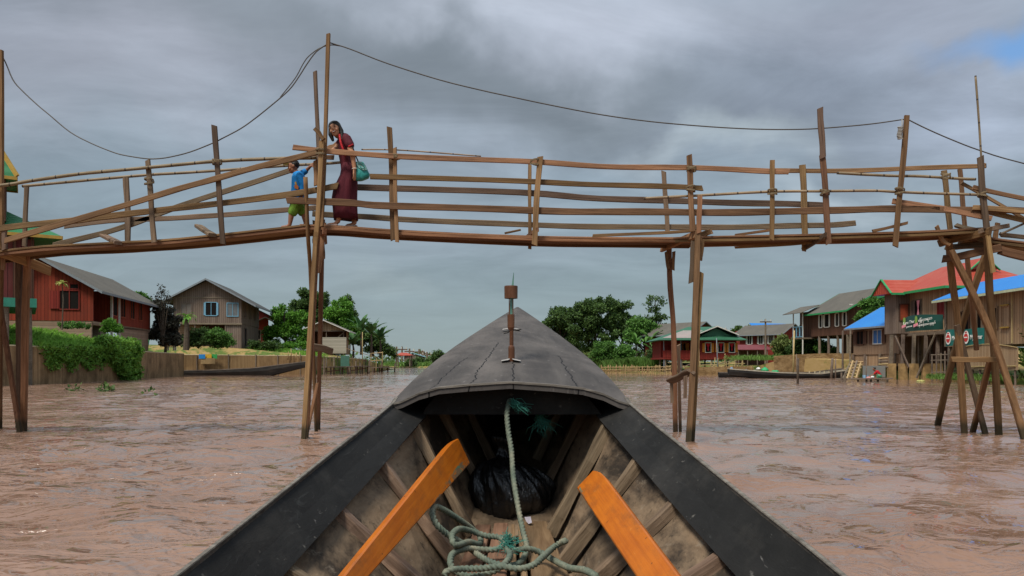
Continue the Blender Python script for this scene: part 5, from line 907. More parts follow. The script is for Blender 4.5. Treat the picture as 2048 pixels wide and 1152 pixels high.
# far bank
for px,py,rx,ry,Y,l in ((876,713,17,14,215,'round dark tree standing alone far upriver'),(838,722,10,8,232,'far low tree left of the round lone tree'),(822,724,14,6,226,'far dark thicket under the red roof upriver'),(858,722,7,5,240,'tiny far tree between the two upriver trees')):
    tree('far_tree',l,'tree',Y,(px,733),[(px,py,rx,ry),(px,py+4,rx*1.05,ry*.8)],ML_dark,1500,.6,.42,'far trees upriver',.25)
for i in range(46):
    px=random.uniform(760,1420); 
pts=[(X(px,Y),Y,.5,1.5,1.) for px,Y in [(random.uniform(780,900),random.uniform(226,250)) for i in range(150)]]; blades('far_field_growth',pts,3500,1.3,.12,ML_reed,.4)
v,f=leaf_mesh([(x,y,2.2+random.random()*2.5) for x,y in [(random.uniform(-420,420),random.uniform(420,520)) for i in range(330)]],[5.5]*330,9000,2.6); tag(np_mesh('far_woods',v,f,ML_dark),kind='stuff')
# ------------------------------------------------------------------ bank walls, boats, jetties, poles, people
M_wallb=m_boards('woven_bank_wall',(.20,.125,.060),(.35,.230,.120),.055,(.07,.04,.018),(.075,.046,.02),wamt=.9); M_wallo=m_boards('ochre_bank_wall',(.20,.122,.055),(.285,.185,.088),.11,(.165,.10,.045),(.135,.080,.036),wamt=.85); M_edge=m_plain('pale_edge_pole',(.46,.38,.24),.8,.2,.2,8)
M_wallr=NT('rough_ochre_wall'); t=M_wallr; n=t.noise(t.coords('Object',(1,1,1.6)),1.1,6,.7,.4); n2=t.noise(t.coords('Object',(1,1,2.5)),4.5,5,.7); c=t.ramp(n,[(.32,(.10,.060,.028)),(.50,(.21,.135,.062)),(.68,(.31,.215,.11))]); c=t.mix(t.ramp(n2,[(.55,(0,)*3),(.70,(.8,)*3)]),c,(.075,.045,.022)); t.col(c); t.bump(n2,.8,.08); M_wallr=t.set(.95,.1)
def bankwall(name,label,pts,mat,zt=1.9,zb=-.6,th=.14,edge=True,stakes=.0):
    root=thing(name,label,'wall',(pts[0][0],pts[0][1],0)); o=root.location; mb=MB(); n=len(pts); 
    dn=[]
    for i in range(n):
        a=Vector(pts[max(i-1,0)]);b=Vector(pts[min(i+1,n-1)]); d=(b-a).to_3d().normalized(); dn.append(Vector((-d.y,d.x,0)))
    P=[Vector((p[0],p[1],0))-Vector((o.x,o.y,0)) for p in pts]; z=zt if isinstance(zt,(list,tuple)) else [zt]*n
    mb.loft([[p+Vector((0,0,zb)),p+Vector((0,0,zb+(zz-zb)*.5))+q*random.uniform(-.05,.05),p+Vector((0,0,zz)),p+q*th+Vector((0,0,zz)),p+q*th+Vector((0,0,zb))] for p,q,zz in zip(P,dn,z)]); mb.build('panel',mat,root)
    if edge: MB().tube([p+Vector((0,0,zz+.03))+q*(th*.3) for p,q,zz in zip(P,dn,z)],.045,6).build('edge_pole',M_edge,root)
    if stakes:
        for i in range(n-1):
            L=(P[i+1]-P[i]).length; m=int(L/stakes)
            for k in range(m):
                p=P[i].lerp(P[i+1],(k+.5)/m)-dn[i]*.06; MB().tube([p+Vector((0,0,-.7)),p+Vector((random.uniform(-.05,.05),0,z[i]+random.uniform(-.1,.35)))],.045,6).build('stake',M_post,root)
    return root
bankwall('retaining_wall','near brown woven bank wall under the long grass on the left',[(-24.35,30),(-24.35,37),(-24.45,41),(-24.75,44),(-25.15,48),(-25.75,51),(-27.15,56),(-27.95,60),(-28.65,64),(-28.9,66.1),(-31.3,67)],M_wallb,1.92,edge=True,stakes=9)
bankwall('retaining_wall','ochre earth bank wall with pale top pole behind the moored longboat',[(-31.4,71.2),(-26,72.8),(-19.9,74.3),(-19.35,79),(-18.75,87),(-18.8,97)],M_wallo,[1.9,1.86,1.82,1.75,1.7,1.6],edge=True,stakes=2.0)
bankwall('retaining_wall','yellowish stone wall behind the moored boats on the right',[(16.6,72.2),(19.2,70.2),(22.0,68.6)],M_wallr,[.75,.8,.85],-.5,edge=False)
bankwall('retaining_wall','higher ochre wall with crumbling top below the bushy trees',[(23.0,65.9),(24.0,64.6),(26.2,63.2),(28.,60.5)],M_wallr,[1.75,1.85,1.95,1.9],-.5,edge=False)
# flags on the back wall
for i,(c,px) in enumerate((((.03,.22,.55),404),((.60,.36,.04),417),((.05,.33,.09),428))):
    p=W(px,713,71.35+(px-400)*.012); tag(MB().box(p,(.60,.03,.42)).build('cloth_panel',m_plain(['blue','yellow','green'][i]+'_cloth',c,.8,.1)),['blue','yellow','green'][i]+' cloth panel hung on the ochre wall behind the moored longboat','cloth panel',group='cloth panels on the ochre wall')
tag(MB().box(W(416,722,71.45),(1.35,.05,.55)).build('mat',m_plain('tan_mat',(.32,.22,.11),.9,.1)),'tan woven mat hanging under the coloured cloth panels','mat')
# boats
M_bblk=m_wood('tarred_hull',(.012,.012,.012),(.026,.025,.024),(.6,9,9),1.,.6,.0,(.07,.06,.05)); M_bgrey=m_wood('dry_boat_wood',(.10,.08,.062),(.23,.19,.15),(.8,14,14),1.,.85,.1)
def longboat(label,p0,p1,beam,z0,zm,z1,free=.42,group=None,rim=None):
    a=Vector(p0);b=Vector(p1); d=(b-a); L=d.length; ang=math.atan2(d.y,d.x); root=thing('longboat',label,'boat',(a.x,a.y,0),ang,group); mb=MB(); rings=[]; mi=MB(); ri=[]; rm=[[],[]]
    for i in range(25):
        u=i/24; x=L*u; w=beam/2*max(.04,math.sin(PI*(.06+.9*u))**.55); zs=np.interp(u,[0,.25,.6,1],[z0,zm,zm+(z1-zm)*.25,z1]); zk=np.interp(u,[0,.12,.7,1],[z0-free,-.15,-.12,z1-free]); th=.04
        out=[(-w,zs),(-w*1.0,zs-(zs-zk)*.4),(-w*.7,zk+.06),(0,zk),(w*.7,zk+.06),(w,zs-(zs-zk)*.4),(w,zs)]; wi=max(.01,w-th); inn=[(wi,zs),(wi*.95,zs-(zs-zk)*.4),(wi*.65,zk+.12),(0,zk+.08),(-wi*.65,zk+.12),(-wi*.95,zs-(zs-zk)*.4),(-wi,zs)]
        rings.append([(x,y,z) for y,z in out+inn]); 
        for k,s in enumerate((-1,1)): rm[k].append([(x,s*(w+.012),zs-.06),(x,s*(w+.015),zs+.012),(x,s*(wi-.03),zs+.012),(x,s*(wi-.03),zs-.03)])
    mb.loft(rings); mb.build('hull',M_bblk,root)
    for k in (0,1): MB().loft(rm[k]).build('gunwale',rim or M_bgrey,root)
    for u in (.2,.35,.5,.65,.8):
        w=beam/2*math.sin(PI*(.06+.9*u))**.55; zs=np.interp(u,[0,.25,.6,1],[z0,zm,zm+(z1-zm)*.25,z1]); MB().bb((L*u-.12,-w+.04,zs-.14),(L*u+.12,w-.04,zs-.10)).build('thwart',M_bgrey,root)
    return root
longboat('long dark longboat with upswept bow moored below the ochre wall on the left',(X(366,69.5),69.5,0),(X(613,68.5),68.5,0),1.25,.48,.52,1.30,.55)
longboat('black longboat loaded with green bundles moored on the right bank',(X(1692,55.6),55.6,0),(X(1457,54.2),54.2,0),1.15,.62,.36,.72,.5,None,m_plain('pale_rim',(.42,.38,.30),.8))
longboat('second dark longboat lying behind the loaded boat on the right bank',(X(1690,58.6),58.6,0),(X(1437,58.),58.,0),1.0,.75,.42,.42,.4,None)
def lump(name,label,cat,c,r,mat,seed=0,sq=1.):
    mb=MB(); mb.ell((0,0,0),r,16,10); rnd=np.random.default_rng(seed); ph=rnd.random(6)*6
    mb.v=[(x*(1+.12*math.sin(3*y/r[1]+ph[0])),y*(1+.1*math.sin(4*x/r[0]+ph[1])),z*(1+.15*math.sin(5*x/r[0]+ph[2])*math.cos(3*y/r[1]+ph[3])) if z>0 else z*.7) for x,y,z in mb.v]; o=mb.build(name,mat,smooth=True); o.location=c; return tag(o,label,cat)
M_gtarp=m_plain('green_tarpaulin',(.015,.29,.10),.5,.35,.3,7); M_sack=m_plain('white_sack',(.62,.60,.56),.85,.1,.2,9); M_blusack=m_plain('blue_grey_sack',(.18,.27,.38),.85,.1,.3,9)
lump('tarpaulin_bundle','larger green tarpaulin bundle heaped in the loaded longboat','bundle',W(1529,741.5,54.6),(.27,.30,.25),M_gtarp,1); lump('tarpaulin_bundle','lower flat green tarpaulin bundle nearer the middle of the loaded longboat','bundle',W(1550,744.5,54.7),(.28,.30,.16),M_gtarp,2)
lump('sack','white sack on top of the load beside the larger green bundle','sack',W(1517,738,54.5),(.16,.2,.12),M_sack,3); lump('sack','greyish heap of sacks in front of the white sack in the loaded longboat','sack',W(1508,743.5,54.5),(.28,.25,.13),m_plain('grey_sack',(.33,.31,.29),.9,.1,.3,8),4); lump('sack','blue grey sack near the bow of the loaded longboat','sack',W(1492,743,54.4),(.22,.22,.15),M_blusack,5); lump('sack','bluish sack at the very bow of the loaded longboat','sack',W(1463,740,54.3),(.12,.16,.22),M_blusack,6)
for i,px in enumerate((1618,1629,1639,1648,1657)): tag(MB().tube([W(px,753,55.4),W(px+1,742.5+.6*i*-.2,55.4)],.05,6).build('boat_rib_post',M_edge),'short pale rib post standing in the stern of the loaded longboat','post',group='rib posts in the loaded longboat')
# poles and stakes in the water and on the banks
def stake(label,px,pt,pb,Y,r=.05,mat=None,lean=0.,group=None,name='pole',cat='pole'): return tag(MB().tube([W(px,pb,Y)-Vector((0,0,.5 if pb>735 else .2)),W(px+lean*.5,(pt+pb)/2,Y),W(px+lean,pt,Y)],[r*1.1,r,r*.85],7).build(name,mat or M_post,smooth=True),label,cat,group)
M_pbam=m_wood('pale_bamboo',(.30,.20,.085),(.46,.34,.17),(1,16,16),1.5,.7,.15)
stake('tall pale bamboo pole standing behind the stern half of the loaded longboat',1586,661,748,56.2,.06,M_pbam,2.5); stake('thin short pole next to the tall pale bamboo pole',1594,708,752,56,.035,M_post,-1); stake('thick dark mooring stake rising out of the water before the loaded longboat',1595,716,770,40,.06,m_wood('wet_post',(.05,.035,.025),(.13,.10,.07),(2,16,16)),1.5)
stake('pair member of weathered mooring post, left of the two near the boat stern',1662,716,758,54,.10,M_post,3); stake('slimmer weathered mooring post right beside the thick one near the boat stern',1671,718,756,54.2,.05,M_post,0); stake('pale pole standing in front of the crimson stilt house window',1436,676,752,76,.045,M_tpale,-3); stake('leaning pale pole at the right end of the crimson stilt house',1482,717,745,77,.05,M_pbam,3)
for i,(px,pt,ln) in enumerate(((1399,690,-1),(1450,707,0),(1470,710,0),(1428,715,2))): stake(['thin bamboo pole between bridge leg and crimson stilt house','second thin pole under the right shuttered window of the crimson stilt house','thin pole at the right corner stilt of the crimson stilt house','short pole under the middle of the crimson stilt house'][i],px,pt,748,77.5,.045,M_pbam,ln)
stake('single pale bamboo stake in the water against the hanging grass on the left',231,704,760,47.5,.07,M_pbam,-3); stake('tall thin pole in front of the banana plants on the left bank',725,664,725,88,.05,M_pbam,0)
for i,(px,pt) in enumerate(((576,703),(583,697),(592,705),(600,704))): stake('pale stake on top of the ochre wall near the bow of the left longboat',px,pt,716,73.6,.045,M_pbam,-1 if i%2 else 1,'stakes on the ochre wall')
# utility poles
def upole(label,px,pt,pb,Y,arm=.9,group=None):
    root=thing('utility_pole',label,'utility pole',(X(px,Y),Y,Z(pb,Y)),0,group); h=Z(pt,Y)-Z(pb,Y); MB().tube([(0,0,-.3),(0,0,h)],[.13*Y/90,.10*Y/90],8).build('pole',M_post,root); MB().box((0,-.12,h-.35*Y/90),(arm*2,.09*Y/90,.12*Y/90)).build('crossarm',M_dbr,root); 
    for s in (-.8,0,.8): MB().tube([(arm*s,-.12,h-.3*Y/90),(arm*s,-.12,h-.05*Y/90)],.05*Y/90,6).build('insulator',M_twhite,root)
upole('weathered utility pole with short crossarm in front of the red house',1531,638,728,84,.65); upole('dark utility pole top with crossarm behind the crimson stilt house',1438,653,690,104,1.1); 
for px,pt,Y in ((793,693,235),(804,693,270),(819,697,300),(838,698,255),(845,701,330),(854,704,300)): upole('distant utility pole in the row upriver',px,pt,733,Y,2.0,'distant utility poles upriver')
h=House('pavilion','tiny red roofed pavilion far upriver','pavilion',(X(806,218),218),0); hip(h,-2.4,2.4,-1,5,Z(710,218),-.8,.8,2,2,Z(705,218),M_rred,None,.2); h.stilts([(-2,0),(2,0),(-2,4),(2,4)],.3,Z(710,218),.16,M_post)
h=House('far_house','tiny pale blue roofed house far upriver','house',(X(827,240),240),0); h.gable_wall(-3,3,0,5,.5,Z(713,240),Z(709,240),M_gry); h.gable_roof(-3,3,0,5,Z(713,240),Z(707,240),m_plain('far_blue_sheet',(.15,.30,.36)),og=.4)
# fence of pale stakes below the reeds on the right bank
fn=thing('stake_fence','low fence of uneven pale bamboo stakes at the waterline below the reeds','fence',(X(1270,81),81,0)); o=fn.location
for i in range(58):
    u=i/57; px=1203+138*u+random.uniform(-1,1); Y=84.5-6.5*u; p=W(px,748,Y)-o; p.z=-.4; q=W(px+random.uniform(-1.2,1.2),731+random.uniform(-2,6),Y)-o; MB().tube([p,q],.05,5).build('stake',M_pbam,fn)
for dz in (.25,.55): MB().tube([W(1203,748,84.4)*1-o+Vector((0,0,dz+.2)),W(1341,748,77.9)-o+Vector((0,0,dz+.2))],.035,5).build('rail',M_pbam,fn)
# rickety jetties on the left bank
def jetty(label,px0,px1,py,Y0,Y1,zt,mats=None,roof=False,name='jetty'):
    a=W(px0,py,Y0);b=W(px1,py,Y1); root=thing(name,label,'jetty',(a.x,a.y,0)); 
    A=Vector((0,0,zt)); B=Vector((b.x-a.x,b.y-a.y,zt)); n=4
    MB().beam(A,B,.09,1.0).build('deck',M_post,root)
    for i in range(n):
        for s in (0,1.0):
            p=A.lerp(B,i/(n-1))+Vector((random.uniform(-.1,.1),s-.5,0)); MB().tube([(p.x,p.y,-.8),(p.x+random.uniform(-.1,.1),p.y,zt+(random.uniform(.1,1.1) if random.random()<.5 else 0))],.075,6).build('post',M_post if random.random()<.6 else M_dbr,root)
    MB().beam(A+Vector((0,-.55,-.5)),B+Vector((0,-.55,-.2)),.09,.05).build('rail',M_dbr,root)
    return root
jetty('low plank jetty just right of the bridge mast legs on the left bank',650,697,745,74,77,.75); jetty('dark jetty in the middle of the row below the banana plants',700,735,744,80,83,.8); jetty('jetty at the river end of the row below the banana plants',748,790,742,93,100,.6)
rk=thing('bamboo_rack','rack of thin bamboo poles and rails standing in the water below the crimson stilt house','rack',(X(1430,76.5),76.5,0)); o=rk.location
for i in range(15): px=1386+7.2*i+random.uniform(-2,2); MB().tube([W(px,750,76.5)-o-Vector((0,0,.3)),W(px+random.uniform(-2,2),random.choice((716,722,728,733)),76.6)-o],.045,5).build('pole',M_pbam if i%3 else M_post,rk)
for a,b in (((1384,731),(1490,727)),((1384,738),(1490,737)),((1400,744),(1450,722)),((1440,735),(1482,716))): MB().tube([W(*a,76.4)-o,W(*b,76.4)-o],.04,5).build('rail',M_pbam,rk)
fr_=thing('washing_frame','tall bamboo frame standing at the water below the banana plants','frame',(X(757,96),96,0)); o=fr_.location
for a,b in (((742,743),(742,706)),((765,744),(765,703)),((741,707),(766,705)),((752,744),(753,716)),((742,722),(765,720))): MB().tube([W(*a,96)-o,W(*b,96)-o],.06,6).build('bar',M_pbam,fr_)
tag(MB().box(W(690,722,78.5),(.9,.08,1.1)).build('plastic_sheet',m_plain('faded_green_sheet',(.05,.13,.095),.6)),'faded green sheet hanging over the low plank jetty','sheet'); 
tag(MB().tube(spline([W(692,697,80),W(715,704,81),W(740,711,84),W(757,716,88)],3),.03,5).build('bamboo_handrail',M_pbam),'long sloping bamboo handrail above the jetties','handrail')
# little bench and green board on the lawn
bn=thing('garden_bench','small cream wooden bench standing on the lawn before the purplish tree','bench',(X(340,64.6),64.6,Z(694,64.6))); mb=MB()
for x in (-.32,.32):
    for y in (0,.35): MB().bb((x-.05,y-.05,-.3),(x+.05,y+.05,.42)).build('leg',M_twhite,bn)
MB().bb((-.40,-.08,.14),(.40,.42,.20)).build('seat',M_twhite,bn); MB().bb((-.40,-.06,-.02),(.40,0.0,.05)).build('stretcher',M_twhite,bn)
mb=MB(); mb.box((0,0,.35),(.62,.05,.75),M=Matrix.Rotation(R(-18),4,'X')); o=mb.build('green_board',m_plain('green_painted_board',(.02,.20,.07))); o.location=W(291,692,66); o.location.z=Z(693,66); tag(o,'green painted board leaning at the foot of the red house','board')
# wash place on the right bank: bench jetty, steps, metal sheet, fence
wj=thing('wash_jetty','low dark plank jetty where the person in red is squatting','jetty',(X(1720,44.5),44.5,0)); o=wj.location
MB().beam(W(1672,758,45.3)-o,W(1786,757,44.0)-o,.07,.75).build('deck',M_post,wj)
for px in (1683,1690,1716,1733,1742,1756,1775): MB().tube([W(px,758,44.6+.1*random.random())-o-Vector((0,0,.6)),W(px,757,44.6)-o+Vector((0,0,.35 if px in (1683,1690) else 0))],.055,6).build('post',M_post,wj)
sp_=thing('log_steps','steep landing steps of leaning pale logs beside the small blue roofed house','steps',(X(1705,50),50,0)); o=sp_.location
for i,(a,b) in enumerate((((1694,758),(1706,722)),((1703,758),(1714,722)),((1712,757),(1722,724)),((1686,757),(1700,727)))): MB().tube([W(*a,48.5)-o,W(*b,50.5)-o],.07,6).build('log',M_post if i%2 else M_pbam,sp_)
for i in range(6): MB().tube([W(1690+i*2,755-i*6,48.9+i*.3)-o,W(1716+i*2,754-i*6,48.9+i*.3)-o],.06,6).build('rung',M_pbam,sp_)
tag(MB().beam(W(1688,738,50),W(1714,734,50),.10,.12).build('plank',M_pbam),'pale plank lying on the boat stern beside the log steps','plank')
tag(MB().box(W(1748,743,48.6),(1.45,.06,.75)).build('metal_sheet',m_roof('pale_grey_sheet',(.17,.18,.17),(.24,.225,.20))),'pale grey corrugated sheet behind the squatting person','metal sheet')
stake('thin stake standing before the pale corrugated sheet',1732,712,766,44.6,.03,M_post,1)
bf=thing('bamboo_fence','woven bamboo mat fence with curved top edge below the blue roofed house','fence',(24.95,41.6,0)); mb=MB(); rg=[]
for i in range(11): u=i/10; zt_=1.65+.42*math.sin(PI*(.25+.6*u)); rg.append([(.02*math.sin(i),-4.6*u,.75),(.02*math.sin(i),-4.6*u,zt_),(.04+.02*math.sin(i),-4.6*u,zt_),(.04+.02*math.sin(i),-4.6*u,.75)])
mb.loft(rg); mb.build('mat',m_boards('split_bamboo_mat',(.25,.155,.08),(.38,.26,.15),.12,(.12,.07,.035),(.28,.20,.13)),bf)
MB().tube([(-.02,-4.6*i/10,1.67+.42*math.sin(PI*(.25+.06*i))) for i in range(11)],.03,6).build('edge_pole',M_pbam,bf)
for i in range(7): MB().tube([(.08,-.7*i-.1,-.2),(.08,-.7*i-.1,1.8)],.05,6).build('post',M_post,bf)
MB().tube([(-.04,-.3,.9),(-.04,-4.5,.95)],.03,6).build('rail',M_pbam,bf)
gt=thing('bamboo_gate','open gate of crossed bamboo poles beside the concrete footings','gate',(X(1880,44.6),44.6,0)); o=gt.location
for px,pt in ((1864,711),(1873,708),(1882,706),(1890,702),(1898,701)): MB().tube([W(px,762,44.6-(px-1864)*.03)-o,W(px,pt,44.6-(px-1864)*.03)-o],.04,6).build('bar',M_post,gt)
for py in (709,720,744): MB().tube([W(1862,py+1,44.7)-o,W(1901,py,43.5)-o],.035,6).build('rail',M_post,gt)
for i in range(4): tag(MB().tube([W(1757,735-i*6,49.4),W(1776,734-i*6,49.2)],.055,6).build('stacked_pole',M_pbam if i%2 else M_post),'pale pole stacked crosswise against the wall above the squatting person','pole',group='poles stacked beside the concrete footings')
lump('litter','small pale heap of litter at the waterline below the footings','litter',W(1842,763,44.2),(.28,.2,.10),m_plain('pale_litter',(.40,.38,.14),.9,.1,.5,20),9)
lump('litter_heap','pale greyish refuse heap tied to the crossbar beside the mast legs','litter',W(661,697,10.95),(.03,.03,.04),M_sack,12); bpy.data.objects.remove(bpy.data.objects['litter_heap'])
# ------------------------------------------------------------------ people: each body one continuous remeshed surface, clothing as children
def chain(mb,pts,rad,n=12,flat=None):
    """closed rounded limb along pts; flat=(axis vector, factor) squashes it"""
    P=[Vector(p) for p in pts]; 
    d0=(P[0]-P[1]).normalized(); d1=(P[-1]-P[-2]).normalized()
    Q=[P[0]+d0*rad[0]*.92,P[0]+d0*rad[0]*.6]+P+[P[-1]+d1*rad[-1]*.6,P[-1]+d1*rad[-1]*.92]; r=[rad[0]*.3,rad[0]*.78]+list(rad)+[rad[-1]*.78,rad[-1]*.3]; m=MB(); m.tube(Q,r,n)
    if flat:
        ax=Vector(flat[0]).normalized(); c=sum(P,Vector())/len(P); m.v=[tuple(Vector(v)-ax*((Vector(v)-c).dot(ax)*(1-flat[1]))) for v in m.v]
    return mb.add(m.v,m.f)
def remesh(mb,name,mat,parent,voxel=.01,smooth=3):
    o=mb.build(name,mat,parent,smooth=True); m=o.modifiers.new('r','REMESH'); m.mode='VOXEL'; m.voxel_size=voxel; m.use_smooth_shade=True; s=o.modifiers.new('s','SMOOTH'); s.iterations=smooth; s.factor=.5
    dg=bpy.context.evaluated_depsgraph_get(); me=bpy.data.meshes.new_from_object(o.evaluated_get(dg)); old=o.data; o.modifiers.clear(); o.data=me; bpy.data.meshes.remove(old); me.name=name
    me.polygons.foreach_set('use_smooth',[True]*len(me.polygons)); return o
def hand(mb,wr,d,pn,s=1.,thumb=1,curl=.35):
    """palm, five unequal fingers with knuckle bends, thumb from the side of the palm; d: direction, pn: palm normal"""
    d=Vector(d).normalized(); pn=Vector(pn); pn=(pn-d*pn.dot(d)).normalized(); sd=d.cross(pn)*thumb; wr=Vector(wr)
    for k in range(4):
        o=(k-1.5)*.019*s; chain(mb,[wr+sd*o*.6,wr+d*.085*s+sd*o],[.013*s,.0125*s],8)
    for k,(ln,b) in enumerate(zip((.070,.080,.074,.058),(0,0,0,.0))):
        o=(1.5-k)*.020*s; p=wr+d*.088*s+sd*o; dd=d; pts=[p]
        for j,f in enumerate((.45,.32,.23)): dd=(dd+pn*curl*(.5+.5*j)).normalized(); p=p+dd*ln*s*f; pts.append(p)
        chain(mb,pts,[.0095*s,.009*s,.008*s,.007*s],8)
    p=wr+d*.028*s+sd*.030*s; chain(mb,[p,p+(d*.6+sd*.75+pn*.3)*.040*s,p+(d*1.2+sd*.85+pn*.5)*.055*s],[.012*s,.010*s,.008*s],8)
M_skin=m_plain('warm_brown_skin',(.42,.20,.11),.55,.35,.08,12); M_skin2=m_plain('brown_skin',(.25,.105,.055),.55,.35,.08,12); M_hair=m_wood('black_hair',(.008,.006,.005),(.024,.018,.015),(2,60,60),1.,.45,.0,(.006,.005,.004)); M_eye=m_plain('dark_eye',(.01,.008,.007),.3,.5); M_teeth=m_plain('teeth',(.75,.70,.62),.4,.4); M_lip2=m_plain('lips',(.30,.06,.05),.5,.3)
def head(mb,c,fwd,up,s=1.):
    f=Vector(fwd).normalized(); u=Vector(up); u=(u-f*u.dot(f)).normalized(); sd=u.cross(f); M=Matrix((sd,f,u)).transposed(); c=Vector(c)
    mb.ell(c+u*.022*s,(.072*s,.088*s,.085*s),18,14,M); mb.ell(c-u*.045*s+f*.022*s,(.054*s,.060*s,.060*s),16,12,M); mb.ell(c-u*.085*s+f*.052*s,(.026*s,.022*s,.020*s),10,8,M)
    mb.ell(c-u*.012*s+f*.089*s,(.0115*s,.012*s,.0135*s),10,8,M); mb.ell(c+u*.010*s+f*.082*s,(.008*s,.008*s,.024*s),10,8,M)
    for k in (-1,1): mb.ell(c+sd*k*.074*s-u*.004*s-f*.005*s,(.011*s,.018*s,.028*s),10,8,M); mb.ell(c+sd*k*.036*s-u*.028*s+f*.062*s,(.024*s,.020*s,.022*s),10,8,M)
    return M,sd,f,u
def face(root,c,M,sd,f,u,s=1.,smile=True):
    c=Vector(c)
    for k in (-1,1):
        MB().ell(c+sd*k*.031*s+u*.014*s+f*.082*s,(.013*s,.007*s,.0055*s),10,6,M).build('eye',M_eye,root,smooth=True); MB().ell(c+sd*k*.032*s+u*.034*s+f*.083*s,(.017*s,.005*s,.0026*s),10,6,M).build('eyebrow',M_hair,root,smooth=True)
    MB().ell(c-u*.050*s+f*.080*s,(.028*s,.009*s,.0105*s),12,6,M).build('mouth',M_lip2,root,smooth=True)
    if smile: MB().ell(c-u*.049*s+f*.0835*s,(.023*s,.008*s,.0060*s),12,6,M).build('teeth',M_teeth,root,smooth=True)
# --- woman in maroon walking left over the planks, head turned to the boat
Yw=10.66; wo_=thing('person','young woman in maroon blouse and long skirt walking on the bridge, smiling at us','person',(X(690,Yw),Yw,Z(449,Yw))); O=wo_.location
p=lambda x,y,dy=0.: W(x,y,Yw+dy)-O
hc=p(670.5,252.5,-.05); body=MB(); M,sd,f,u=head(body,hc,(-.17,-.98,-.06),(-.27,.0,.96),1.05)
chain(body,[p(676,261,0),p(688,270,0)],[.050,.056]); chain(body,[p(691,276),p(689,300),p(694,326),p(699,345)],[.112,.112,.098,.115],14,((1,0,0),.70))
chain(body,[p(694,272,-.15),p(705,303,-.20),p(709,331,-.19)],[.047,.040,.027]); hand(body,p(709,332,-.19),(.05,-.05,-1),(-.9,.4,0),.95,1,.22)      # near arm hanging beside the bag
chain(body,[p(686,272,.14),p(672,291,.12),p(662,296,-.10)],[.046,.038,.026]); hand(body,p(662,296,-.10),(-.8,-.5,-.1),(0,0,-1),.95,-1,.5)       # far arm reaching to the rail
chain(body,[p(697,348,-.08),p(681,390,-.05),p(677,432,-.05)],[.070,.055,.036]); chain(body,[p(702,348,.08),p(706,395,.08),p(709,436,.08)],[.070,.055,.038])
chain(body,[p(676,435,-.05),p(670,442,-.06),p(657,443,-.08)],[.036,.032,.022],10,((0,0,1),.8)); chain(body,[p(709,438,.06),p(705,443,.05),p(695,444.5,.03)],[.036,.032,.022],10,((0,0,1),.8))
remesh(body,'body',M_skin,wo_,.0075,2); face(wo_,hc,M,sd,f,u,1.05)
M_mar=NT('maroon_cloth'); t=M_mar; n=t.noise(t.coords('Object',(1.5,3,.4)),7,5,.6,.8); c=t.ramp(n,[(.3,(.050,.006,.012)),(.7,(.098,.014,.022))]); t.col(c); t.bump(n,.5,.03); t.set(.8,.2); M_mar=M_mar.mat; M_redt=m_plain('red_trim',(.42,.020,.025),.7,.2,.3,40)
top=MB(); chain(top,[p(690,277),p(688.5,300),p(693,322),p(697,338)],[.124,.124,.110,.128],16,((1,0,0),.74)); chain(top,[p(693,271,-.13),p(700,284,-.175)],[.068,.064]); chain(top,[p(687,271,.13),p(679,282,.145)],[.066,.060]); chain(top,[p(685,268,-.02),p(690,272,0)],[.068,.085]); remesh(top,'blouse',M_mar,wo_,.010,3)
sk=MB(); rings=[]
for k,(xa,xb,y,dp) in enumerate(((682,707,322,.115),(681,712,335,.135),(679,715,346,.155),(672,716,360,.17),(665,716,376,.175),(662.5,716,390,.165),(664,716.5,405,.16),(665.5,717.5,420,.155),(667,719,433,.15),(668,718,432,.13))):
    a,b=p(xa,y),p(xb,y); c=(a+b)/2; rx=(b-a).length/2*.93; rings.append([Vector((c.x+rx*math.cos(q)*(1+.035*math.sin(5*q+k*.5)),c.y+dp*math.sin(q)*(1+.05*math.sin(6*q+k*.4)),c.z+.010*math.sin(3*q+k)*(k>6))) for q in [2*PI*j/36 for j in range(36)]])
sk.loft(rings); sk.build('skirt',M_mar,wo_,smooth=True)
def ribbon(name,pts,w,mat,parent,off=(0,-1,0),r=None): mb=MB(); mb.tube(spline(pts,4),w,6); return mb.build(name,mat,parent,smooth=True)
ribbon('sash',[p(679,263,-.10),p(681,276,-.155),p(686,292,-.168),p(691,306,-.165)],.016,M_redt,wo_); ribbon('cuff',[p(695,285.5,-.12),p(697,286.5,-.22),p(704.5,283,-.23),p(706,281,-.13)],.010,M_redt,wo_)
hr=MB(); M2=M; hr.ell(hc+u*.046-f*.010,(.090,.096,.080),18,14,M); chain(hr,[hc-f*.045+u*.03,hc-f*.085-u*.05,p(692,272,.06)],[.080,.070,.050]); chain(hr,[hc+sd*.062+u*.03-f*.0,hc+sd*.080-u*.05+f*.0,p(684,272,-.10) if sd.x>0 else p(668,272,-.06)],[.034,.034,.020]); chain(hr,[hc-sd*.062+u*.03,hc-sd*.082-u*.05+f*.01,hc-sd*.075-u*.135+f*.01],[.034,.036,.022]); hr.ell(hc+u*.078+f*.036+sd*.02,(.064,.050,.026),14,10,M)
remesh(hr,'hair',M_hair,wo_,.009,2)
for k in (1,-1): MB().ell(hc+sd*k*.088-u*.03,(.007,.007,.007),8,6).build('earring',M_teeth,wo_)
MB().tube([p(709,331,-.19)+Vector((.030*math.cos(a),.030*math.sin(a),.004*math.cos(a))) for a in [2*PI*j/14 for j in range(15)]],.006,6).build('bracelet',M_teeth,wo_)
for pts in (((655,445,-.09),(673,443,-.08)),((694,446.5,.03),(712,445,.06))): a,b=p(*pts[0]),p(*pts[1]); MB().box((a+b)/2,((b-a).length+.03,.085,.018)).build('sandal',m_plain('pale_sandal',(.42,.30,.25)),wo_)
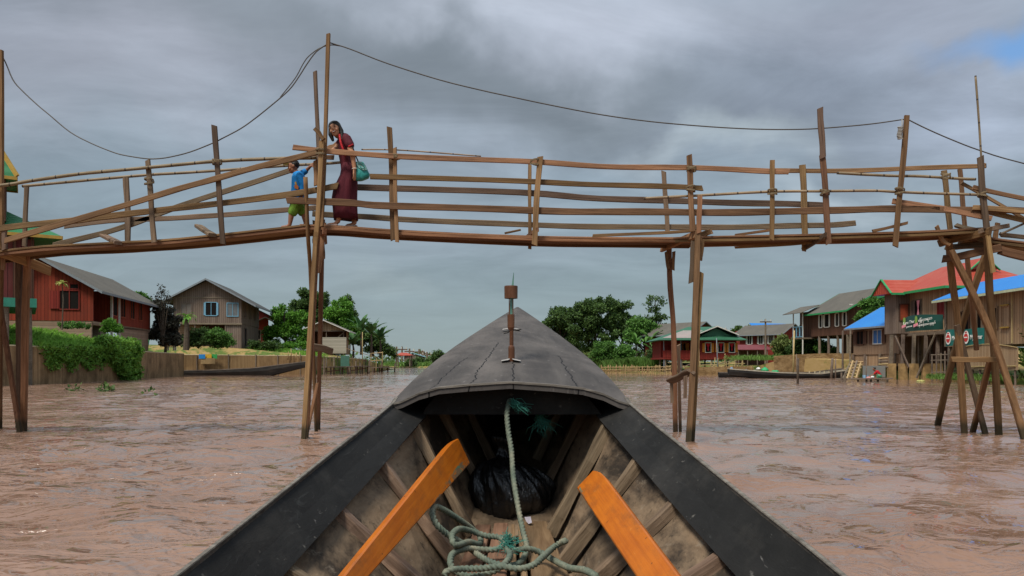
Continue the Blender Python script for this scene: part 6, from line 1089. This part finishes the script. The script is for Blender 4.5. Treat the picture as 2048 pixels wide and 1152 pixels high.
# shoulder bag held at her side: a thing of its own
M_teal2=NT('teal_leather'); t=M_teal2; n=t.noise(t.coords('Object',(1,1,1)),22,4,.6); t.col(t.ramp(n,[(.35,(.012,.16,.145)),(.7,(.03,.30,.27))])); t.bump(n,.4,.006); t.set(.4,.4)
bg_=thing('shoulder_bag','teal shoulder bag with pale flap hanging at the woman in maroon','bag',tuple(p(722,335,-.12)+O)); Ob=bg_.location; q=lambda x,y,dy=-.12: W(x,y,Yw+dy)-Ob
mb=MB(); rg=[]
for (xa,xb,y,dp) in ((712,727,318,.030),(710.5,730,323,.045),(709,734,330,.058),(709,737,337,.066),(708.5,740,343,.068),(709.5,737,350,.062),(712,726,354.5,.045),(714,722,355.5,.03)):
    a,b=q(xa,y),q(xb,y); c=(a+b)/2; rx=(b-a).length/2; rg.append([c+Vector((rx*math.copysign(abs(math.cos(k))**.7,math.cos(k)),dp*math.copysign(abs(math.sin(k))**.7,math.sin(k)),0)) for k in [2*PI*j/20 for j in range(20)]])
mb.loft(rg); mb.build('pouch',M_teal2.mat,bg_,smooth=True); mb=MB(); mb.prism([q(714,316,-.19),q(723,317,-.19),q(731,324,-.19),q(733.5,333,-.19),q(727,334.5,-.20),q(718,329,-.195),q(713,322,-.19)],(0,.012,0)); fl=mb.build('flap',m_plain('pale_teal_flap',(.22,.42,.38),.5,.4,.35,45),bg_); mb=MB(); mb.tube(spline([q(717,320,-.205),q(724,322,-.205),q(729,328,-.205),q(725,331,-.21),q(720,326,-.205)],4),.006,5); mb.build('flap_pattern',M_teal2.mat,fl)
MB().tube(spline([q(697,268,-.16),q(704,284,-.20),q(711,304,-.20),q(717,318,-.17)],4),.009,6).build('strap',m_plain('dark_strap',(.02,.018,.018)),bg_); MB().tube(spline([q(709,321,-.15),q(708.5,336,-.15),q(711,351,-.15)],4),.010,6).build('side_edge',m_plain('beige_edge',(.42,.36,.26)),bg_)
wo_.location.z-=.045; bg_.location.z-=.045
# --- small boy in blue leading the way
Yb=10.64; kb=thing('person','small boy in blue shirt, green shorts and cap walking barefoot ahead of the woman','person',(X(592,Yb),Yb,Z(449,Yb))); O2=kb.location; p=lambda x,y,dy=0.: W(x,y,Yb+dy)-O2
hc=p(587,328.5); body=MB(); M,sd,f,u=head(body,hc,(-.96,-.22,-.16),(-.16,0,.98),.84)
chain(body,[p(591,337),p(595,343)],[.038,.042]); chain(body,[p(597,350),p(597,372),p(594,396)],[.082,.085,.080],12,((0,1,0),1.1))
chain(body,[p(601,343,.08),p(612,336,.10),p(621,327,.06)],[.034,.028,.020]); hand(body,p(621,327,.06),(.75,-.2,.45),(0,-1,.2),.70,1,.3)
chain(body,[p(599,345,-.10),p(606,366,-.11),p(604,385,-.10)],[.034,.028,.020]); hand(body,p(604,386,-.10),(-.3,0,-1),(-.9,.3,0),.68,-1,.3)
chain(body,[p(592,400,-.05),p(583,422,-.05),p(580,441,-.05)],[.062,.043,.028]); chain(body,[p(598,400,.05),p(607,421,.05),p(611,440,.05)],[.062,.043,.028])
chain(body,[p(580,443,-.05),p(575,447,-.05),p(564,448,-.06)],[.026,.022,.016],10); chain(body,[p(611,443,.05),p(606,447,.05),p(600,448,.04)],[.026,.022,.016],10)
remesh(body,'body',M_skin2,kb,.0075,2); face(kb,hc,M,sd,f,u,.84,False)
M_blue=m_plain('bright_blue_shirt',(.012,.19,.50),.75,.2,.25,9); M_grn=m_plain('lime_green_shorts',(.13,.25,.03),.8,.2,.25,10)
sh=MB(); chain(sh,[p(597,349),p(597,370),p(594,394)],[.094,.098,.096],14,((0,1,0),1.12)); chain(sh,[p(601,343,.08),p(611,337,.10)],[.046,.042]); chain(sh,[p(599,345,-.10),p(606,364,-.115),p(605,376,-.11)],[.048,.043,.038]); remesh(sh,'shirt',M_blue,kb,.009,2)
mb=MB(); mb.prism([p(588,366,-.125),p(592,362,-.125),p(597,368,-.128),p(596,373,-.128),p(590,371,-.126)],(0,.02,0)); mb.build('print',m_plain('orange_print',(.45,.13,.03)),kb); mb=MB(); mb.prism([p(589,359,-.122),p(592,357,-.122),p(594,365,-.126),p(591,367,-.126)],(0,.02,0)); mb.build('print',M_yel,kb)
sh=MB(); chain(sh,[p(594,400),p(594,406)],[.092,.095],14,((0,1,0),1.15)); chain(sh,[p(592,402,-.05),p(586,418,-.05)],[.078,.072]); chain(sh,[p(598,402,.05),p(604,418,.05)],[.076,.070]); remesh(sh,'shorts',M_grn,kb,.009,2)
hr=MB(); hr.ell(hc+u*.030-f*.022,(.068,.070,.062),16,12,M); remesh(hr,'hair',M_hair,kb,.008,1)
cp=MB(); cp.ell(hc+u*.062-f*.012,(.066,.072,.036),16,10,M); remesh(cp,'cap',m_plain('dark_cap',(.025,.022,.02)),kb,.008,1); MB().ell(hc+u*.055+f*.090,(.052,.052,.010),14,8,M).build('cap_brim',m_plain('yellow_green_brim',(.42,.45,.14)),kb,smooth=True)
kb.location.z-=.04
# --- person in red squatting on the wash jetty
Yq=44.6; sq=thing('person','person in red top and green skirt squatting on the low jetty, washing','person',(X(1752,Yq),Yq,Z(757,Yq))); O3=sq.location; p=lambda x,y,dy=0.: W(x,y,Yq+dy)-O3
hc=p(1748.5,738.5); body=MB(); M,sd,f,u=head(body,hc,(-.75,-.2,-.62),(-.5,0,.8),1.0); chain(body,[p(1751,741.5),p(1753,743.5)],[.05,.055]); chain(body,[p(1754,745),p(1758,751)],[.12,.13])
for dy in (-.16,.16):
    chain(body,[p(1758,753,dy*.6),p(1748.5,747.5,dy),p(1752,756,dy)],[.085,.06,.045]); chain(body,[p(1752,756,dy),p(1747,757,dy)],[.038,.028]); chain(body,[p(1752,744.5,dy),p(1747,749,dy*1.2),p(1740,752,dy*.6)],[.045,.036,.026]); hand(body,p(1740,752,dy*.6),(-1,0,-.4),(0,0,-1),1.,1 if dy<0 else -1,.5)
remesh(body,'body',M_skin2,sq,.014,2); face(sq,hc,M,sd,f,u,1.,False)
hr=MB(); hr.ell(hc+u*.03-f*.025,(.088,.092,.085),14,10,M); hr.ell(hc-f*.10+u*.01,(.04,.05,.05),10,8,M); remesh(hr,'hair',M_hair,sq,.013,1)
sh=MB(); chain(sh,[p(1754,744.5),p(1758,751)],[.135,.145],12,((0,1,0),1.2)); 
for dy in (-.17,.17): chain(sh,[p(1752,744.3,dy),p(1749,747,dy*1.15)],[.065,.058])
remesh(sh,'top',m_plain('red_top',(.40,.018,.022),.8,.1,.2,10),sq,.015,2); sh=MB(); chain(sh,[p(1758,753,0),p(1751,750,0),p(1752,755,0)],[.17,.15,.16],12,((0,1,0),1.35)); remesh(sh,'skirt',m_plain('green_checked_skirt',(.09,.26,.15),.8,.1,.5,14),sq,.017,2)
lathe([(.14,0),(.17,.22),(.175,.22),(.15,.02)],(0,0,0),14).build('bucket',m_plain('light_blue_plastic',(.25,.45,.62),.4,.4)).location=W(1731,757.5,44.8); tag(bpy.data.objects['bucket'],'light blue bucket left of the squatting person on the jetty','bucket')
lump('laundry','pinkish heap of wet laundry before the squatting person','laundry',W(1739,756,44.5),(.22,.2,.09),m_plain('pink_laundry',(.50,.24,.22),.8,.1,.4,12),21); lump('laundry','white laundry bundle lying nearest the knees of the squatting person','laundry',W(1745,754.5,44.35),(.10,.1,.08),M_sack,22)
